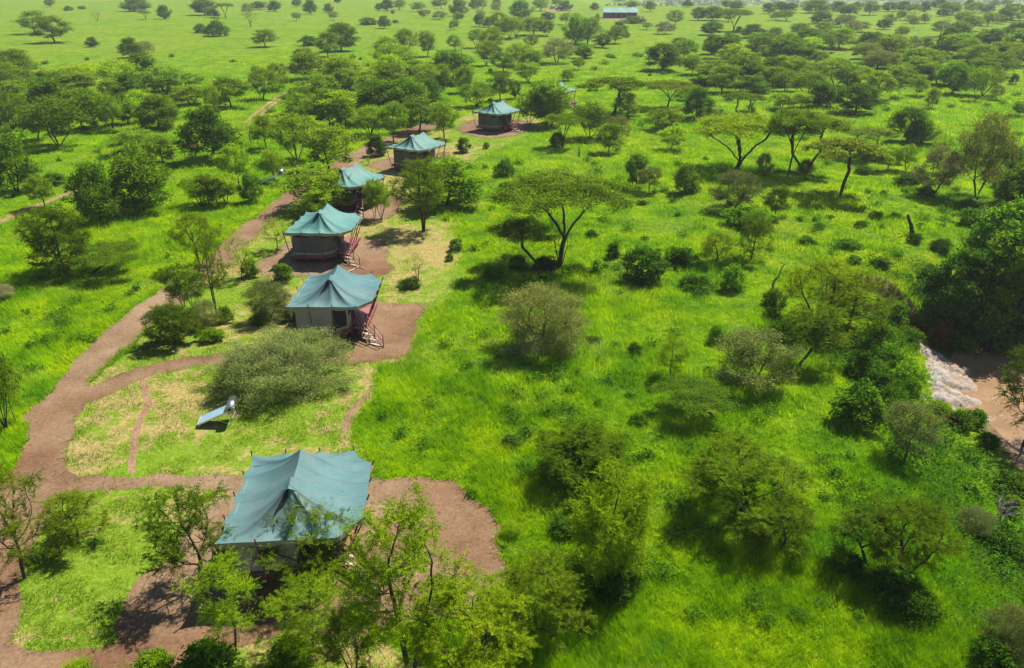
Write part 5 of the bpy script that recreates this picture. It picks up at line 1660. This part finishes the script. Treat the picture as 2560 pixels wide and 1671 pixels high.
blades('lawn_grass', x, y, .10 + .1 * fbm(x, y, 3, 1), .016 + .00035 * dist, 7, M['lawnblade'], .45 + .7 * (fbm(x, y, 1.6, 3) - .5), .09 + .002 * dist)
# grass that edges the dirt: denser, taller fringe along the borders
fx, fy = [], []
for P in [ROAD] + [c[2] for c in CLEARS[:6]]:
    k = rng.integers(0, len(P), len(P) * 5)
    sg = np.where(rng.random(len(k)) < .72, .22, .75)
    fx.append(P[k, 0] + rng.normal(size=len(k)) * sg); fy.append(P[k, 1] + rng.normal(size=len(k)) * sg)
fx, fy = np.concatenate(fx), np.concatenate(fy)
fx0, fy0 = fx, fy
tuft = near_path(fx, fy) & (rng.random(len(fx)) < .28)
k = ~near_path(fx, fy) & ~inside(LAWN, fx, fy) & ~inside(LAWN2, fx, fy); fx, fy = fx[k], fy[k]
e_l = inside(LAWN, fx0, fy0) | inside(LAWN2, fx0, fy0)
e_l |= tuft
ex, ey = fx0[e_l], fy0[e_l]
blades('edge_grass', ex, ey, np.full(len(ex), .14), np.full(len(ex), .035), 6, M['lawnblade'], np.full(len(ex), .4), np.full(len(ex), .13))
blades('edge_grass', fx, fy, np.full(len(fx), .5), np.full(len(fx), .045), 6, M['blade'], np.full(len(fx), .38), np.full(len(fx), .1))

# low leafy undergrowth: many little clumps, nobody could count them
def undergrowth():
    n = 2000
    ux, uy = scatter(n * 3, 24, 260)
    lf = -river_dist(ux, uy); bank = (lf > 8.5) & (lf < 17)
    p = .12 + .8 * bank + .5 * smooth(.55, .7, fbm(ux, uy, 9, 14))
    m = (rng.random(len(ux)) < p * .8) & ~near_path(ux, uy) & ~inside(LAWN, ux, uy) & ~inside(LAWN2, ux, uy) & ((lf > 8.8) | (lf < -7)) & ~inside(SP, ux, uy) & ~in_gully(ux, uy)
    ux, uy, bk = ux[m], uy[m], bank[m]
    C, D, tn, Ls = [], [], [], []
    for x, y, b in zip(ux, uy, bk):
        s = rng.uniform(.22, .6) * (1.7 if b else 1) * (1 + .004 * y); k = int(60 + 150 * s)
        z = float(terrain(x, y)); q = rng.normal(size=(k, 3)) * [s * .55, s * .55, s * .5]; q[:, 2] = np.abs(q[:, 2]) + .08
        C.append(q + [x, y, z]); D.append(rng.normal(size=(k, 3)) * [1, 1, .5]); tn.append(np.full(k, rng.random())); Ls.append(np.full(k, .13 + .0012 * y))
    C, D, Ls = np.vstack(C), np.vstack(D), np.concatenate(Ls)
    me = leaf_mesh('undergrowth', C, D, Ls, Ls * .5, rng, .5)
    o = link('undergrowth', me); o.color = (.065, .165, .012, 1)
    tag(o, kind='stuff')
undergrowth()

# far woods on the plain beyond the drop, one mass
def far_woods():
    C, L = [], []
    for k in range(2600):
        y = rng.uniform(720, 2400); x = y * rng.uniform(-.02, .85)
        if terrain(x, y) > -12 and y < 1500: continue
        s = rng.uniform(2.0, 5.0); z = float(terrain(x, y)); m = 26
        q = rng.normal(size=(m, 3)) * [s, s, s * .45] + [x, y, z + s * 1.1]
        C.append(q); L.append(np.full(m, s * .75))
    C, L = np.vstack(C), np.concatenate(L)
    o = link('far_woodland', leaf_mesh('far_woodland', C, rng.normal(size=C.shape), L, L * .8, rng, .5)); o.color = (.03, .065, .02, 1)
    tag(o, kind='stuff')
far_woods()

# ------------------------------------------------------------------ the air between
def haze():
    x0, x1, y0, y1, z0, z1 = -2600, 2600, -60, 2600, -60, 48
    h = MB().box(((x0 + x1) / 2, (y0 + y1) / 2, (z0 + z1) / 2), (x1 - x0, y1 - y0, z1 - z0)).mesh('haze')
    m = bpy.data.materials.new('haze'); m.use_nodes = True; n = m.node_tree; n.nodes.clear()
    out = n.nodes.new('ShaderNodeOutputMaterial'); v = n.nodes.new('ShaderNodeVolumePrincipled')
    v.inputs['Color'].default_value = (.88, .92, .97, 1); v.inputs['Density'].default_value = HAZE; v.inputs['Anisotropy'].default_value = .25
    n.links.new(v.outputs[0], out.inputs['Volume'])
    tag(link('haze', h, None, m), kind='stuff')
haze()

print('LONG', [o.name + ': ' + o['label'] for o in S.objects if 'label' in o and not 4 <= len(o['label'].split()) <= 16])

_l = {}
for o in S.objects:
    if 'label' in o: _l.setdefault(o['label'], []).append(o.name)
print('DUP', {k: v for k, v in _l.items() if len(v) > 1})
